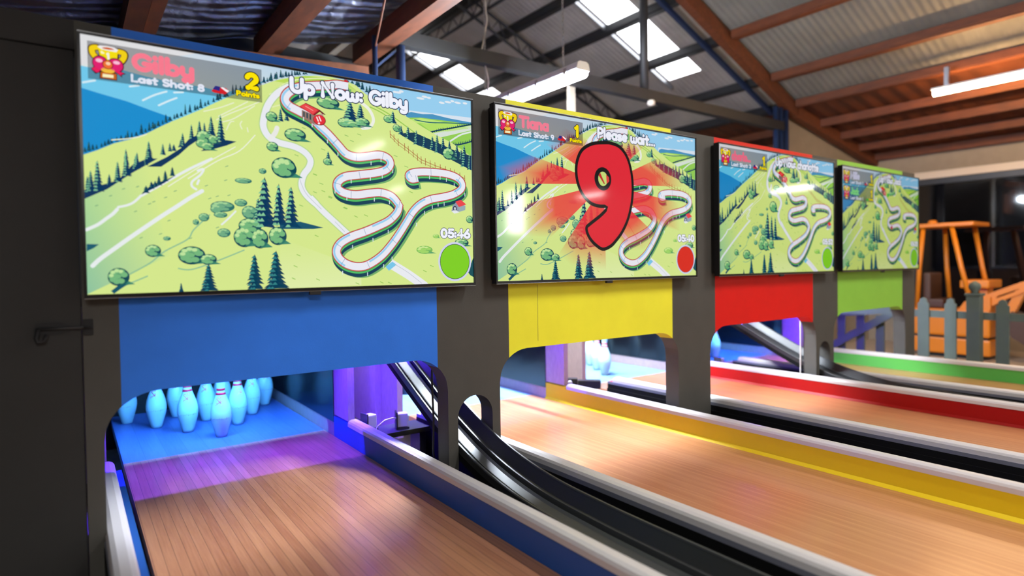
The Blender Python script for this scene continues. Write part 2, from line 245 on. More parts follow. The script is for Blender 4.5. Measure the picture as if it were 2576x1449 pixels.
# ---- picture data: p polygon, s stroke, e ellipse, t tree, b bush, k track, r ray, l next layer
ART_SCENE=[
('g',[(0,0),(1000,0),(1000,562.5),(0,562.5)],[(222,226,232),(120,190,230),(205,228,140),(205,228,140)]),
('l',),
('p',[(665.1,-12.8),(1000.3,-1.7),(999.7,70.6),(762,75.1)],(150,205,238),1),
('l',),
('p',[(775.8,58),(999.9,50.9),(999.7,70.6),(772.1,79.9)],(214,226,238),1),
('p',[(0.1,-0.2),(225,-6.3),(193.2,11.6),(-1.2,66.2)],(222,222,224),1),
('e',742.6,11,6.666666666666667,3.2,(225,232,240)),
('e',762.8,6.4,7.5,3.2,(225,232,240)),
('e',752.6,11,10,3.2,(225,232,240)),
('e',838.6,10.5,10,3.2,(225,232,240)),
('e',824.5,17.3,13.333333333333334,3.2,(225,232,240)),
('e',852.8,11.6,6.666666666666667,3.2,(225,232,240)),
('e',918.3,14.9,11.666666666666666,3.2,(225,232,240)),
('e',896.1,19.6,10,3.2,(225,232,240)),
('e',952.1,11.7,11.666666666666666,3.2,(225,232,240)),
('e',978.9,9.6,8.333333333333334,3.2,(225,232,240)),
('e',933.3,9.5,6.666666666666667,3.2,(225,232,240)),
('l',),
('p',[(-1.2,68.3),(12.5,69.2),(81,65.1),(123.4,71.3),(151.2,73.5),(245.1,77.1),(291.3,82),(394.6,31.8),(309.2,93.7),(169.7,177.8),(-1.8,262.2)],(112,200,234),1),
('p',[(772.1,81.4),(779.1,66.7),(792.8,61.2),(831.1,62.4),(863.1,58.2),(917.9,62.9),(999.7,65.7),(999.6,83.8),(771.9,98.3)],(72,146,190),1),
('l',),
('p',[(0,116),(35.1,123.5),(83.6,132.9),(130,146.5),(170.1,157.2),(169.7,177.8),(109.2,211.8),(51.4,239.9),(-1.5,263.3)],(22,140,205),1),
('p',[(772.1,79.9),(823.9,73.3),(917.8,71.6),(999.7,72.2),(998.9,169.3),(902.4,139.9),(830.7,103.6)],(146,204,84),1),
('l',),
('s',[(114.6,126.2),(138.6,110.4),(162.9,98.9)],4,(214,236,244)),
('s',[(146.2,133),(166.6,120),(183.2,110.7)],4,(214,236,244)),
('s',[(89.9,98.8),(107.4,93.9)],4,(214,236,244)),
('s',[(178.3,98.9),(197,95.4)],4,(214,236,244)),
('s',[(2.9,103.8),(24.7,96.1)],4,(214,236,244)),
('p',[(775.5,85.6),(823.9,74.9),(903,76),(852.1,88.5),(802.9,91.4)],(190,228,120),1),
('p',[(823.8,92),(902.9,79.2),(999.7,74.5),(999.6,83.8),(866.2,115.2)],(178,222,100),1),
('p',[(857.2,116.2),(999.7,75.5),(999.5,90.3),(884.2,125.9)],(214,224,214),1),
('l',),
('s',[(803,82.1),(852.1,83.8),(914,77.8),(997.8,70.8)],3,(40,104,110)),
('s',[(924.7,131.1),(962.7,107.6),(999.5,95.3)],5,(222,230,228)),
('s',[(837.6,118.5),(880.8,104.1),(925.1,92.5),(999.7,72.2)],4,(10,52,92)),
('s',[(924.6,145.6),(962.5,136.9),(999.3,124.9)],4,(10,52,92)),
('t',841.1,119.3,6.8,5.7,1),
('t',848.3,117.2,6.1,5.7,1),
('t',855.4,115.2,7.7,5.7,1),
('t',862.6,113.1,6.5,5.8,1),
('t',869.8,111,6.1,5.8,1),
('t',877.1,108.9,7.8,5.8,1),
('t',884.4,106.7,10.3,5.8,1),
('t',891.7,104.6,9.8,5.8,1),
('t',899.1,102.5,9.7,5.9,1),
('t',906.4,100.3,6.9,5.9,1),
('t',913.9,98.2,8.6,5.9,1),
('t',921.3,96,7.2,6,1),
('t',928.8,93.8,6.7,6,1),
('t',936.3,91.6,6.3,6,1),
('t',943.9,89.4,6.9,6,1),
('t',951.5,87.2,10.6,6.1,1),
('t',959.1,85,10.1,6.1,1),
('t',966.7,82.8,10.1,6.1,1),
('t',974.4,80.6,10.1,6.1,1),
('t',982.2,78.3,6.9,6.2,1),
('t',989.9,76.1,7.6,6.2,1),
('t',997.7,73.8,9.2,6.3,1),
('t',928.4,145.2,9.7,5.3,1),
('t',934.7,143.6,10.4,5.2,1),
('t',941,141.9,10.5,5.3,1),
('t',947.4,140.2,6.9,5.3,1),
('t',953.8,138.5,9.2,5.4,1),
('t',960.2,136.8,9.5,5.4,1),
('t',966.7,135.1,8.8,5.4,1),
('t',973.1,133.4,7.3,5.4,1),
('t',979.6,131.7,8.7,5.4,1),
('t',986.2,130,7,5.5,1),
('t',992.7,128.2,10.8,5.4,1),
('t',999.3,126.5,10.6,5.5,1),
('t',2.9,254,11.7,9.4,1),
('t',10.3,250.8,21.1,9.2,1),
('t',17.4,247.7,13.1,8.1,1),
('t',24.4,244.7,10.5,6.8,1),
('t',33.6,239.8,9.9,5.6,1),
('t',39.9,236.3,11.7,7.9,1),
('t',46.5,232.7,12.4,10.2,1),
('t',52.5,229.4,13.3,6.5,1),
('t',62.3,224.7,11.7,7.2,1),
('t',70.7,221.3,12.2,8.3,1),
('t',79.3,217.7,10.3,5.9,1),
('t',83.4,216,19.3,8.6,1),
('t',91.3,212.6,12.4,6.6,1),
('t',100.2,207.9,10.2,9.1,1),
('t',110.3,202.4,23.5,9.4,1),
('t',118.4,198.1,10.2,7.2,1),
('t',126.1,193.3,19.9,7.9,1),
('t',133.5,188.2,17,10,1),
('t',137.6,185.5,11.3,8.1,1),
('t',144.4,180.9,13.4,10.8,1),
('t',153.2,175.1,10.2,6.2,1),
('t',160.1,170.8,20.3,7.9,1),
('t',168.7,165.4,10.7,11.1,1),
('t',177.5,160.2,11.5,6.4,1),
('t',183.5,156.8,11.2,9.7,1),
('t',192.3,151.9,10.5,8.7,1),
('t',201,146.7,25.4,6.8,1),
('t',210.9,140.9,20.5,8.4,1),
('t',221.8,134.4,15.1,7.5,1),
('t',226.8,131.5,10.6,8.6,1),
('t',234.3,127.1,23.2,10.9,1),
('t',244,120.9,10.7,7.8,1),
('t',250.9,116.5,11.9,7.7,1),
('t',263,108.7,11.3,6.8,1),
('t',271.9,103.2,16.9,12.1,1),
('t',277.4,99.9,23.8,10.2,1),
('t',288.4,93.3,20.5,9.4,1),
('t',292.9,90.6,12.1,11.6,1),
('t',306.9,83.1,24.7,8.6,1),
('t',314.6,79.5,21.8,10.4,1),
('t',324.9,74.7,16.6,10.6,1),
('t',333.4,70.8,12.9,12.2,1),
('t',344.3,64.6,11.2,12.6,1),
('t',353.6,59.3,19.4,7.2,1),
('t',362.4,54.2,11.7,12.8,1),
('t',370.2,49.6,11.2,8,1),
('t',381.2,43.9,16.7,10.8,1),
('t',389.3,40,12.1,6.6,1),
('t',396,36.8,10.8,11.7,1),
('t',399,35.3,21.3,11.1,1),
('t',409.3,29.9,16.5,11.7,1),
('t',412.9,28.1,18.7,8.6,1),
('t',423.2,23.7,20.8,9.5,1),
('t',428.6,21.9,10.9,7,1),
('t',436.1,19.4,15.7,11.9,1),
('t',443.4,17,11.6,9,1),
('t',451.5,14.3,16.3,7,1),
('t',459.1,11.8,22.2,7.5,1),
('t',465,10.3,14.3,11.6,1),
('t',471.2,8.6,12.5,9.9,1),
('t',482.1,5.7,11.4,7.7,1),
('t',487.8,4.2,23.7,10.2,1),
('t',594.1,4.9,30.8,14.1,1),
('t',602.1,6.1,31.6,9.9,1),
('t',614.6,7.9,30.5,11.6,1),
('t',628.4,11.5,18.5,15.1,1),
('t',633.7,14.2,18.3,12.4,1),
('t',644,19.7,24.2,15.5,1),
('t',656.4,25,17.7,11.2,1),
('t',666,27.1,23.3,14.3,1),
('t',676.4,29.5,18.1,10.8,1),
('l',),
('p',[(-1.3,259.6),(25.5,247.4),(57.2,229),(89.7,216.5),(121.2,199.7),(149.4,180.6),(172,166.5),(192.9,154.7),(233.5,130.8),(266.4,109.8),(300.2,89),(375.1,50.2),(378.1,49.3),(393.9,40.7),(417.8,29),(458.6,15.3),(514.7,2.7),(555.3,-1.2),(590.9,2.7),(624.3,10.7),(652,29.9),(696.3,47.7),(738.8,53.9),(772.2,73.8),(830.7,100.5),(873.4,117.6),(924.7,134.3),(970,155.7),(998.9,171),(1000,562.5),(0,562.5)],(212,231,140),1),
('l',),
('g',[(-0,354.6),(119.7,264.8),(159.6,477.5),(0,561.5)],[(172,214,150),(212,231,140),(208,230,142),(140,194,158)]),
('g',[(404.5,34.9),(486.4,7.9),(590.9,3.6),(664.4,46.3)],[(186,218,90),(176,214,84),(176,212,84),(212,231,140)]),
('g',[(411.7,432.9),(630,513.3),(629.5,559.7),(409.9,563)],[(212,231,140),(220,235,160),(222,236,168),(222,236,168)]),
('l',),
('s',[(268,150.6),(299.6,131.1),(341.2,108.6),(369.7,92.4)],2.6,(232,238,205)),
('s',[(276.8,155.5),(308.5,142),(357.7,103.9)],2.6,(232,238,205)),
('s',[(272.6,141.8),(308.9,117.8),(341.4,96.4)],2.6,(232,238,205)),
('s',[(239.9,134.2),(277.4,119.7),(309.1,103.4)],2.6,(232,238,205)),
('s',[(289.9,173),(299.2,152.7),(308.4,149.2)],2.6,(232,238,205)),
('s',[(326.5,166.4),(322,154.8),(326.8,145.7)],2.6,(232,238,205)),
('s',[(51.8,222.4),(93.6,213.5),(121.1,201.5)],2.6,(232,238,205)),
('s',[(340.3,172.1),(338.1,160.2)],2.6,(232,238,205)),
('s',[(494.2,56.7),(444,83.3),(393,104)],3,(226,236,180)),
('s',[(458.5,23.5),(514.6,10.3),(555.2,7.9),(596.8,15.6)],3,(226,236,180)),
('s',[(393.4,71.6),(431.1,38.8),(464,22.6)],3,(226,236,180)),
('s',[(664.2,64.1),(702.5,76.8),(741.7,98.9)],3,(150,198,80)),
('s',[(683.3,61.5),(728.6,79.4),(802.6,119.3)],3,(150,198,80)),
('s',[(472.2,28.2),(520.3,16.4),(561,14.1)],3,(226,236,180)),
('s',[(441.8,44),(412,66.2),(389.1,99.1),(378.2,135.4),(377.8,156.9),(389.3,177.1),(412.9,189.4),(453.4,196.2),(480.9,208.8),(494.7,227.1),(490.2,247.1),(475.9,267.7),(470,296),(482.2,320.4),(510.3,344.2),(491.5,324.8),(523.6,358.1),(562.2,392),(601.8,426.9)],21,(182,214,140)),
('l',),
('s',[(441.8,44),(412,66.2),(389.1,99.1),(378.2,135.4),(377.8,156.9),(389.3,177.1),(412.9,189.4),(453.4,196.2),(480.9,208.8),(494.7,227.1),(490.2,247.1),(475.9,267.7),(470,296),(482.2,320.4),(510.3,344.2),(491.5,324.8),(523.6,358.1),(562.2,392),(601.8,426.9)],16,(232,234,240)),
('s',[(393.1,183.4),(405.2,167.2),(410.7,153)],12,(232,232,226)),
('s',[(630,51.3),(661,70.4),(674.9,98.2),(663.6,120.3),(641.5,125.9)],9,(236,238,226)),
('p',[(555,25),(596.8,15.6),(572.7,26.5),(554.9,30.7)],(240,242,230),1),
('s',[(706,494),(746.7,517.5),(782.1,538.5),(828.2,569.3)],27,(232,234,240)),
('l',),
('s',[(463.4,271.4),(471.4,295.9),(485,320.2),(521.6,355)],1.1,(170,180,190)),
('s',[(558,386.7),(584.6,413.4)],1.1,(170,180,190)),
('s',[(731,502.8),(772.4,526.6),(818.2,560.1)],1.1,(170,180,190)),
('p',[(702.8,509.8),(724.8,495.5),(737.3,504.3),(713.5,521.4)],(120,196,232),1),
('s',[(1.3,421.7),(22.5,409.8),(38.7,395.9),(51,385.2),(59.3,374.9)],7,(230,236,236)),
('s',[(61.4,370),(80.1,364.3),(92.7,356.5),(105.6,342.5)],5,(230,236,236)),
('s',[(10.9,500),(25.1,484.8),(53.7,460.9),(78.7,440.2),(117.2,409.5),(150.2,383.8),(179.4,362.1),(207,341.1),(232.7,323.9)],9,(230,236,236)),
('s',[(107.7,341.1),(153.6,309.3),(208.1,272.8),(255.2,245.4)],6,(230,236,236)),
('s',[(224.2,276.1),(237.1,271.3),(229.8,285.8),(212.2,302.3),(210.9,313.8),(220,320.8)],5,(230,236,236)),
('s',[(274.3,402.4),(289.1,388.3),(306.6,369.3)],4,(230,236,236)),
('s',[(226.1,298.8),(222.5,308)],5,(230,236,236)),
('s',[(43.8,556.3),(115.2,524.2)],3,(140,190,150)),
('s',[(77.3,521.1),(120,494.8),(150.9,467.6),(198.5,439.5),(212.6,416.4),(248.3,379.5)],3,(140,190,150)),
('s',[(176.9,507.6),(206.5,510.5),(263.2,490.3),(325.1,464)],3,(140,190,150)),
('s',[(357.1,176.9),(318.9,220.2),(268.5,249),(202.5,296.9)],2.2,(238,240,224)),
('s',[(309.9,211.3),(228.7,266.7),(160.5,318.3)],2,(238,240,224)),
('l',),
('p',[(-0,335.6),(-0.4,354.7),(41.9,331.1),(89.7,292),(141.4,255.1),(119.9,257),(90,274.6),(62.5,310.3),(42.1,318.8),(26,324.6)],(10,52,92),1),
('p',[(119.8,275.5),(160.4,249.6),(189.6,226.6),(206.7,204),(232.6,186.7),(258.8,176.6),(263.1,183.3),(232.4,198.4),(206.5,219.8),(185.1,242.7),(147.8,273.2)],(10,52,92),1),
('p',[(105.6,340.3),(127.4,315.5),(155.9,303.7),(178.4,289.7),(153.6,310.1),(127.2,326.6)],(10,52,92),1),
('p',[(751.4,128.2),(812.7,155.4),(880.2,170.8),(939.2,192.6),(998.6,213.8),(998.9,169.3),(939.5,158.6),(866,137.4),(802.6,119.3)],(14,60,84),1),
('t',24.8,336.4,67,23.8,0),
('t',12,337.2,44.5,17.7,0),
('t',6.1,339.9,35,13.7,0),
('t',62.5,313.9,45.4,18.4,0),
('t',79.2,299.5,50.4,20.8,0),
('t',98.2,282.4,31.4,16.9,0),
('t',46.1,320.9,23.7,12.1,0),
('t',117.5,272.3,21.9,10.7,0),
('t',79.1,274.7,35.4,13.4,0),
('t',100.3,272.9,27.9,11.7,0),
('t',124.1,257.8,40.5,17.8,0),
('t',152.3,245.8,26.2,12.2,0),
('t',166.7,236.4,20.6,10.2,0),
('t',193.9,219.9,30.1,12.5,0),
('t',213.1,201.7,33.8,12.8,0),
('t',230.4,185.8,28.2,12.9,0),
('t',241.2,185.7,25.9,10.8,0),
('t',256.4,188.7,45,19.7,0),
('t',277.2,201.9,64.4,24.5,0),
('t',189.6,225,18.5,12.5,0),
('t',174.9,234.5,16.1,12.3,0),
('t',116.4,335.3,17.1,15,1),
('t',127.2,325.3,17.1,12.9,1),
('t',142.6,315.8,22.2,13.1,1),
('t',155.9,305.7,24.7,13.2,1),
('t',170.5,292.8,21.2,13.4,1),
('t',134.9,320.4,14.7,10.8,1),
('p',[(253.8,213.8),(271.6,203.7),(289.5,197),(312.6,198.2),(289.3,210.2),(249.2,226.1),(231.9,229)],(10,52,92),1),
('b',238.9,195.4,16.2,16.5,0),
('b',234.3,211.1,13,10.5,0),
('b',260.6,198.9,12.1,10.7,0),
('b',247.2,216.9,15.3,9.5,0),
('l',),
('p',[(412.2,396.6),(464.1,389.7),(525.8,403.9),(498.5,407.9),(412.1,410.1)],(20,84,110),1),
('b',372.8,265.7,9.4,7,1),
('b',326.4,293.1,20.1,6.8,1),
('b',319.4,347.7,15,9.2,1),
('b',277.4,358.8,27.2,13,1),
('b',264,365.9,14.4,10.3,1),
('b',272.2,379.1,15.5,7.2,1),
('b',278.8,422.6,15,10.9,1),
('b',339.1,370.6,18.2,16.5,1),
('b',235.2,386.4,11.8,9.8,1),
('b',217.5,398.5,7,6.7,1),
('b',155.8,438.2,8,5,1),
('t',377.2,406.9,126.9,60,0),
('t',360.5,396.6,61.7,30.9,0),
('t',411.6,400.5,106.6,40.2,0),
('t',442.7,405.1,105,46.5,0),
('b',427.1,255.2,31.1,24.1,0),
('b',339.9,403.9,27.5,19.2,0),
('b',325.6,432.1,25.2,25.2,0),
('b',362.5,435.5,20.7,24.8,0),
('b',406.4,427.9,22.4,23.5,0),
('b',207,477.4,29.5,21.6,0),
('b',243,487.2,18.5,12.9,0),
('b',126.9,467,16.2,14.2,0),
('b',58.6,525.1,20.9,20.1,0),
('p',[(43.8,555.8),(56.2,545.2),(68.6,542.6),(79,539.3),(60.2,553.2),(48.8,562.5)],(16,84,104),1),
('p',[(1.1,452.5),(23.7,452.9),(13.6,461.3),(0.8,468.4)],(24,90,110),1),
('t',243,563,64.5,42.7,2),
('t',349,563.1,88.5,46.2,2),
('t',401.3,563.6,98.5,58.6,2),
('t',182.8,563.2,21.5,12.2,2),
('b',397.9,126.2,14.8,13,0),
('b',545.6,70.4,31.6,16.5,0),
('b',456.5,165.6,28.1,17.1,0),
('b',398.1,201.8,14.8,12.2,0),
('b',425.4,252.3,31.1,26,0),
('b',540.7,227.3,12.2,9.7,0),
('b',720.3,91,15.1,10.9,0),
('b',745.5,113.6,12.1,10.9,0),
('b',916.9,170.5,20.8,18,0),
('t',420.3,135,33.2,16.6,0),
('t',435.7,132,29.5,14.7,0),
('t',543,231.4,32,19.4,0),
('t',735,101.3,34.9,23.3,0),
('t',759.8,130.3,26.3,18.2,0),
('t',781.8,138.6,34.5,21.9,0),
('t',809.2,154.2,42.2,24.4,0),
('t',835.5,157.8,32.6,19.1,0),
('t',862.2,163,39.8,21.6,0),
('t',878.3,170.9,54.6,24,0),
('t',898.6,156.2,33.2,18.4,0),
('t',920.8,160.5,29,18.6,0),
('t',946.9,175.7,36.3,21.2,0),
('t',962.1,182.5,29.3,17.6,0),
('t',973.4,206,67.4,33.2,0),
('t',992.7,212.6,46,19.5,0),
('b',601.6,116.1,24.3,11,0),
('b',641.7,109.7,21.9,12.3,0),
('t',607.6,121.7,65.3,55,0),
('t',636.9,118.2,57.2,37.3,0),
('b',589.5,117.6,18.7,12.7,0),
('b',616.8,118.6,21.5,7.6,0),
('l',),
('s',[(724.8,131.8),(736.6,141.4),(749.5,151.8),(769.6,163.3),(781.4,170),(796.8,179.7),(810.6,188.5),(822.7,196.2),(836.8,200.3),(852.8,205.1),(868.9,209.8),(887.1,214),(905.4,218.3),(922.1,222.4),(937.1,226.1),(956,233.9),(973.1,241)],1.6,(170,84,44)),
('s',[(724.7,139.6),(736.5,149.3),(749.4,159.8),(769.5,171.2),(781.4,178),(796.7,187.8),(810.5,196.6),(822.7,204.3),(836.7,208.5),(852.7,213.3),(868.9,218.1),(887,222.3),(905.3,226.6),(922,230.8),(937,234.5),(955.9,242.4),(973.1,249.5)],1.2,(170,110,60)),
('s',[(724.9,122.7),(725.6,143.8)],1.7,(160,70,40)),
('s',[(736.7,132.3),(737.5,153.4)],1.7,(160,70,40)),
('s',[(749.6,142.7),(750.4,163.9)],1.7,(160,70,40)),
('s',[(769.7,154.1),(770.5,175.4)],1.7,(160,70,40)),
('s',[(781.5,160.8),(782.3,182.2)],1.7,(160,70,40)),
('s',[(796.9,170.5),(797.7,192)],1.7,(160,70,40)),
('s',[(810.7,179.2),(811.5,200.8)],1.7,(160,70,40)),
('s',[(822.8,186.8),(823.7,208.6)],1.7,(160,70,40)),
('s',[(836.9,190.9),(837.8,212.8)],1.7,(160,70,40)),
('s',[(852.9,195.6),(853.7,217.6)],1.7,(160,70,40)),
('s',[(869,200.3),(869.9,222.4)],1.7,(160,70,40)),
('s',[(887.1,204.5),(888,226.7)],1.7,(160,70,40)),
('s',[(905.5,208.7),(906.4,231)],1.7,(160,70,40)),
('s',[(922.2,212.8),(923.1,235.2)],1.7,(160,70,40)),
('s',[(937.1,216.4),(938.1,239)],1.7,(160,70,40)),
('s',[(956,224.2),(957,246.9)],1.7,(160,70,40)),
('s',[(973.2,231.2),(974.2,254)],1.7,(160,70,40)),
('s',[(474,143.9),(484,146.6)],1.6,(130,184,90)),
('s',[(524.3,194.5),(534.7,197.4)],1.6,(130,184,90)),
('s',[(453.6,216.6),(463.5,219.6)],1.6,(130,184,90)),
('s',[(500.5,262.8),(510.7,266)],1.6,(130,184,90)),
('s',[(517.3,285.6),(527.7,288.8)],1.6,(130,184,90)),
('s',[(540.1,321.1),(550.6,324.5)],1.6,(130,184,90)),
('s',[(589.7,150.5),(600.6,153.3)],1.6,(130,184,90)),
('s',[(604.7,163.3),(615.7,166.2)],1.6,(130,184,90)),
('s',[(734.7,191.9),(746.7,195)],1.6,(130,184,90)),
('s',[(768,219.5),(780.2,222.8)],1.6,(130,184,90)),
('s',[(626.4,143.4),(637.5,146.3)],1.6,(130,184,90)),
('s',[(462.9,346.2),(472.9,349.6)],1.6,(130,184,90)),
('s',[(581.2,347.8),(592.1,351.4)],1.6,(130,184,90)),
('s',[(499.9,309.2),(510.1,312.6)],1.6,(130,184,90)),
('s',[(501.5,262.1),(511.2,265.6)],1.8,(138,190,80)),
('s',[(522.7,304.8),(532.5,308.6)],1.8,(138,190,80)),
('s',[(541.8,318.6),(551.8,322.4)],1.8,(138,190,80)),
('s',[(583.7,346.5),(594,350.4)],1.8,(138,190,80)),
('s',[(447.1,367.1),(456.4,371)],1.8,(138,190,80)),
('s',[(612.3,368.8),(622.8,372.9)],1.8,(138,190,80)),
('s',[(641.8,364.9),(652.5,369)],1.8,(138,190,80)),
('s',[(453.4,475),(462.8,479.2)],1.8,(138,190,80)),
('s',[(445.2,503.9),(454.6,508.2)],1.8,(138,190,80)),
('s',[(439.6,535.5),(448.9,539.9)],1.8,(138,190,80)),
('s',[(502.1,423.9),(511.8,428)],1.8,(138,190,80)),
('s',[(847,507.2),(859.3,512.1)],1.8,(138,190,80)),
('s',[(782.6,292),(794.3,296)],1.8,(138,190,80)),
('s',[(823.2,522),(835.3,526.9)],1.8,(138,190,80)),
('s',[(613.1,552.8),(623.6,557.5)],1.8,(138,190,80)),
('s',[(685,551.7),(696.1,556.5)],1.8,(138,190,80)),
('s',[(709.7,553.7),(721,558.6)],1.8,(138,190,80)),
('s',[(503.3,539.4),(513,543.9)],1.8,(138,190,80)),
('s',[(69.5,330.1),(75.4,327.4)],1.6,(104,160,120)),
('s',[(44.8,347),(50.5,344.3)],1.6,(104,160,120)),
('s',[(91.5,379.5),(97.4,376.8)],1.6,(104,160,120)),
('s',[(18.5,369.6),(24.1,367)],1.6,(104,160,120)),
('s',[(96.7,323.6),(102.6,320.8)],1.6,(104,160,120)),
('s',[(128,355.9),(134.1,353.2)],1.6,(104,160,120)),
('s',[(152.1,344.8),(158.4,342)],1.6,(104,160,120)),
('s',[(172.3,328.8),(178.6,325.9)],1.6,(104,160,120)),
('s',[(119.3,361.2),(125.4,358.5)],1.6,(104,160,120)),
('s',[(285.2,262.2),(292.1,259)],1.6,(104,160,120)),
('s',[(262.3,336.3),(269.1,333.3)],1.6,(104,160,120)),
('s',[(245.6,342.3),(252.3,339.4)],1.6,(104,160,120)),
('s',[(289,332.2),(295.9,329.2)],1.6,(104,160,120)),
('s',[(282.2,296.2),(289.1,293.1)],1.6,(104,160,120)),
('s',[(239,312),(245.6,309)],1.6,(104,160,120)),
('s',[(139.7,429.3),(145.9,426.7)],1.6,(104,160,120)),
('s',[(100.9,438.6),(106.9,436.1)],1.6,(104,160,120)),
('s',[(157.8,397.9),(164.1,395.2)],1.6,(104,160,120)),
('s',[(202.2,438.2),(208.6,435.5)],1.6,(104,160,120)),
('s',[(261.1,411.3),(267.9,408.5)],1.6,(104,160,120)),
('b',829.2,461.6,26.9,11.9,3),
('b',868.7,420.5,11,6.1,3),
('b',988.6,366.6,12.6,11.3,0),
('b',958.7,439,25.4,12.4,0),
('p',[(980,529.6),(1000.7,485.7),(1000.2,545.7),(987.3,539.1)],(20,80,90),1),
('l',),
('k',[(602.8,17.6),(572.8,17.1),(543.3,24),(505.8,31.5),(466.5,42.1),(441.1,59.1),(431.9,76.8),(441.2,91.9),(465.7,102.4),(499,116.1),(521.6,135.8),(544.5,154.3),(570.8,180.1),(593,201),(621.9,207.6),(656.3,202.4),(691.5,195.6),(717.4,202.9),(723.8,218.9),(710.5,235.1),(681.2,245.8),(630.6,255.6),(590.7,263.5),(569.5,278),(566.9,295.4),(584.2,307.4),(617.6,311.3),(661.4,304.3),(693.5,301),(726.2,309.7),(746.6,329.9),(749.3,334),(742.1,354.7),(716.7,378.7),(679.4,397),(643.1,412.1),(601.8,426.9),(572.8,443.9),(560.7,463.2),(565.3,482.4),(586.4,500.4),(618.3,509),(651,503.6),(690.7,479.6),(722.2,447.8),(747.8,415.5),(770.6,382.8),(793.8,349.6),(820.5,326.2),(854.3,311.1),(892.3,303),(931.1,292.3),(960.1,274.6),(963.1,255.8),(944.1,240.1),(906.9,231.6),(855.1,230.7),(818,233),(791.6,238.6),(781.1,247.6),(791.4,255.6),(811.2,251.8)],24),
('l',),
('p',[(474.6,98.4),(507.7,108),(507.3,133.3),(474.3,117.8)],(150,120,110),1),
('p',[(507.7,108),(530.7,99.3),(533.4,116),(530.3,130.5),(507.3,133.3)],(190,160,150),1),
('l',),
('p',[(478.2,102.1),(482.1,102.9),(481.9,116.9),(478,115.1)],(40,70,80),1),
('p',[(486.5,104.3),(490.4,105.2),(490.2,119.6),(486.3,117.8)],(40,70,80),1),
('p',[(494.9,106.5),(498.9,107.4),(498.7,122.3),(494.7,120.5)],(40,70,80),1),
('p',[(467.2,91.1),(485.5,78.9),(522.2,92),(504.8,108.3)],(200,40,50),1),
('p',[(504.8,108.3),(522.2,92),(537.9,102.6),(530.7,102.7),(522.1,97.1),(508.2,109)],(120,20,34),1),
('p',[(485.5,78.9),(522.2,92),(537.9,102.6),(535.9,104),(521,93.9),(484.3,81)],(60,20,30),1),
('l',),
('p',[(471.4,90),(485.4,81.1),(517.9,92.6),(503.7,105.7)],(232,72,76),1),
('s',[(483.9,87.4),(505,96.6)],2.2,(250,170,160)),
('e',521.2,119.2,17,14,(120,16,30)),
('l',),
('e',521,118.6,15.5,12.5,(226,48,58)),
('l',),
('s',[(513.3,111.5),(518.3,123.5)],3,(250,236,240)),
('s',[(519.6,109.2),(525.2,122.1)],3,(250,236,240)),
('e',519.4,128.1,3,2.5,(250,240,245)),
('p',[(923.6,344.2),(928,327.2),(942.4,314.2),(952.3,343.1)],(140,150,170),1),
('p',[(950.4,344.7),(942.4,315.7),(974.3,325),(973.4,338.4)],(150,170,180),1),
('l',),
('p',[(938.1,314.4),(958,307.2),(977.2,320.8),(950.6,330.1)],(232,70,76),1),
('e',936.1,335.1,6.5,8,(40,44,70)),
('p',[(923.6,344.2),(937.9,339),(952.2,346.1),(934.2,350.6)],(228,232,236),1),
('l',),
('e',936.1,335.1,3.5,4.5,(200,205,220)),
('p',[(591.5,2.1),(597.6,-0.4),(603,4.5),(602.3,6.7),(592.4,7.1)],(200,40,50),1),
('s',[(605.8,270.5),(605.7,280.5)],2.2,(220,230,240)),
('s',[(662,259.2),(661.8,269.3)],2.2,(220,230,240)),
('s',[(698,250.5),(697.9,260.7)],2.2,(220,230,240)),
('s',[(731,232.9),(730.8,243.2)],2.2,(220,230,240)),
('s',[(559.7,301.1),(559.6,310.8)],2.2,(220,230,240)),
('s',[(592.5,317.9),(592.4,327.8)],2.2,(220,230,240)),
('s',[(672.8,316.5),(672.6,326.7)],2.2,(220,230,240)),
('s',[(718.8,321.6),(718.7,331.9)],2.2,(220,230,240)),
('s',[(470.4,58.3),(470.3,67.7)],2.2,(220,230,240)),
('s',[(510.8,43.1),(510.7,52.6)],2.2,(220,230,240)),
('s',[(478.8,116.7),(478.7,126.2)],2.2,(220,230,240)),
('s',[(501.1,130.6),(501,140.2)],2.2,(220,230,240)),
('s',[(541.4,168.3),(541.3,178)],2.2,(220,230,240)),
('s',[(569.9,199.7),(569.8,209.5)],2.2,(220,230,240)),
('s',[(695.2,204.2),(695.1,214.4)],2.2,(220,230,240)),
('s',[(665,215.9),(664.9,226)],2.2,(220,230,240)),
('s',[(606.1,449.3),(606,459.3)],2.2,(220,230,240)),
('s',[(666.3,428.8),(666.2,439)],2.2,(220,230,240)),
('s',[(713.2,405),(713.1,415.4)],2.2,(220,230,240)),
('s',[(576.2,519.9),(576,529.8)],2.2,(220,230,240)),
('s',[(648.3,525.1),(648.2,535.3)],2.2,(220,230,240)),
('s',[(697.3,502.8),(697.1,513.2)],2.2,(220,230,240)),
('s',[(723.7,481.3),(723.6,491.7)],2.2,(220,230,240)),
('s',[(849.9,241.3),(849.8,252)],2.2,(220,230,240)),
('s',[(885.9,240.1),(885.8,251)],2.2,(220,230,240)),
('s',[(907.5,244.6),(907.4,255.6)],2.2,(220,230,240)),
('s',[(935,258),(934.9,269)],2.2,(220,230,240)),
('s',[(972.7,285),(972.7,296.2)],2.2,(220,230,240)),
('s',[(877.5,320.7),(877.4,331.6)],2.2,(220,230,240)),
('s',[(898.4,317.3),(898.3,328.2)],2.2,(220,230,240)),
('s',[(831,346.9),(830.9,357.6)],2.2,(220,230,240)),
('s',[(803.3,382.1),(803.2,392.7)],2.2,(220,230,240)),
('s',[(857.5,329.2),(857.4,340.1)],2.2,(220,230,240)),
]
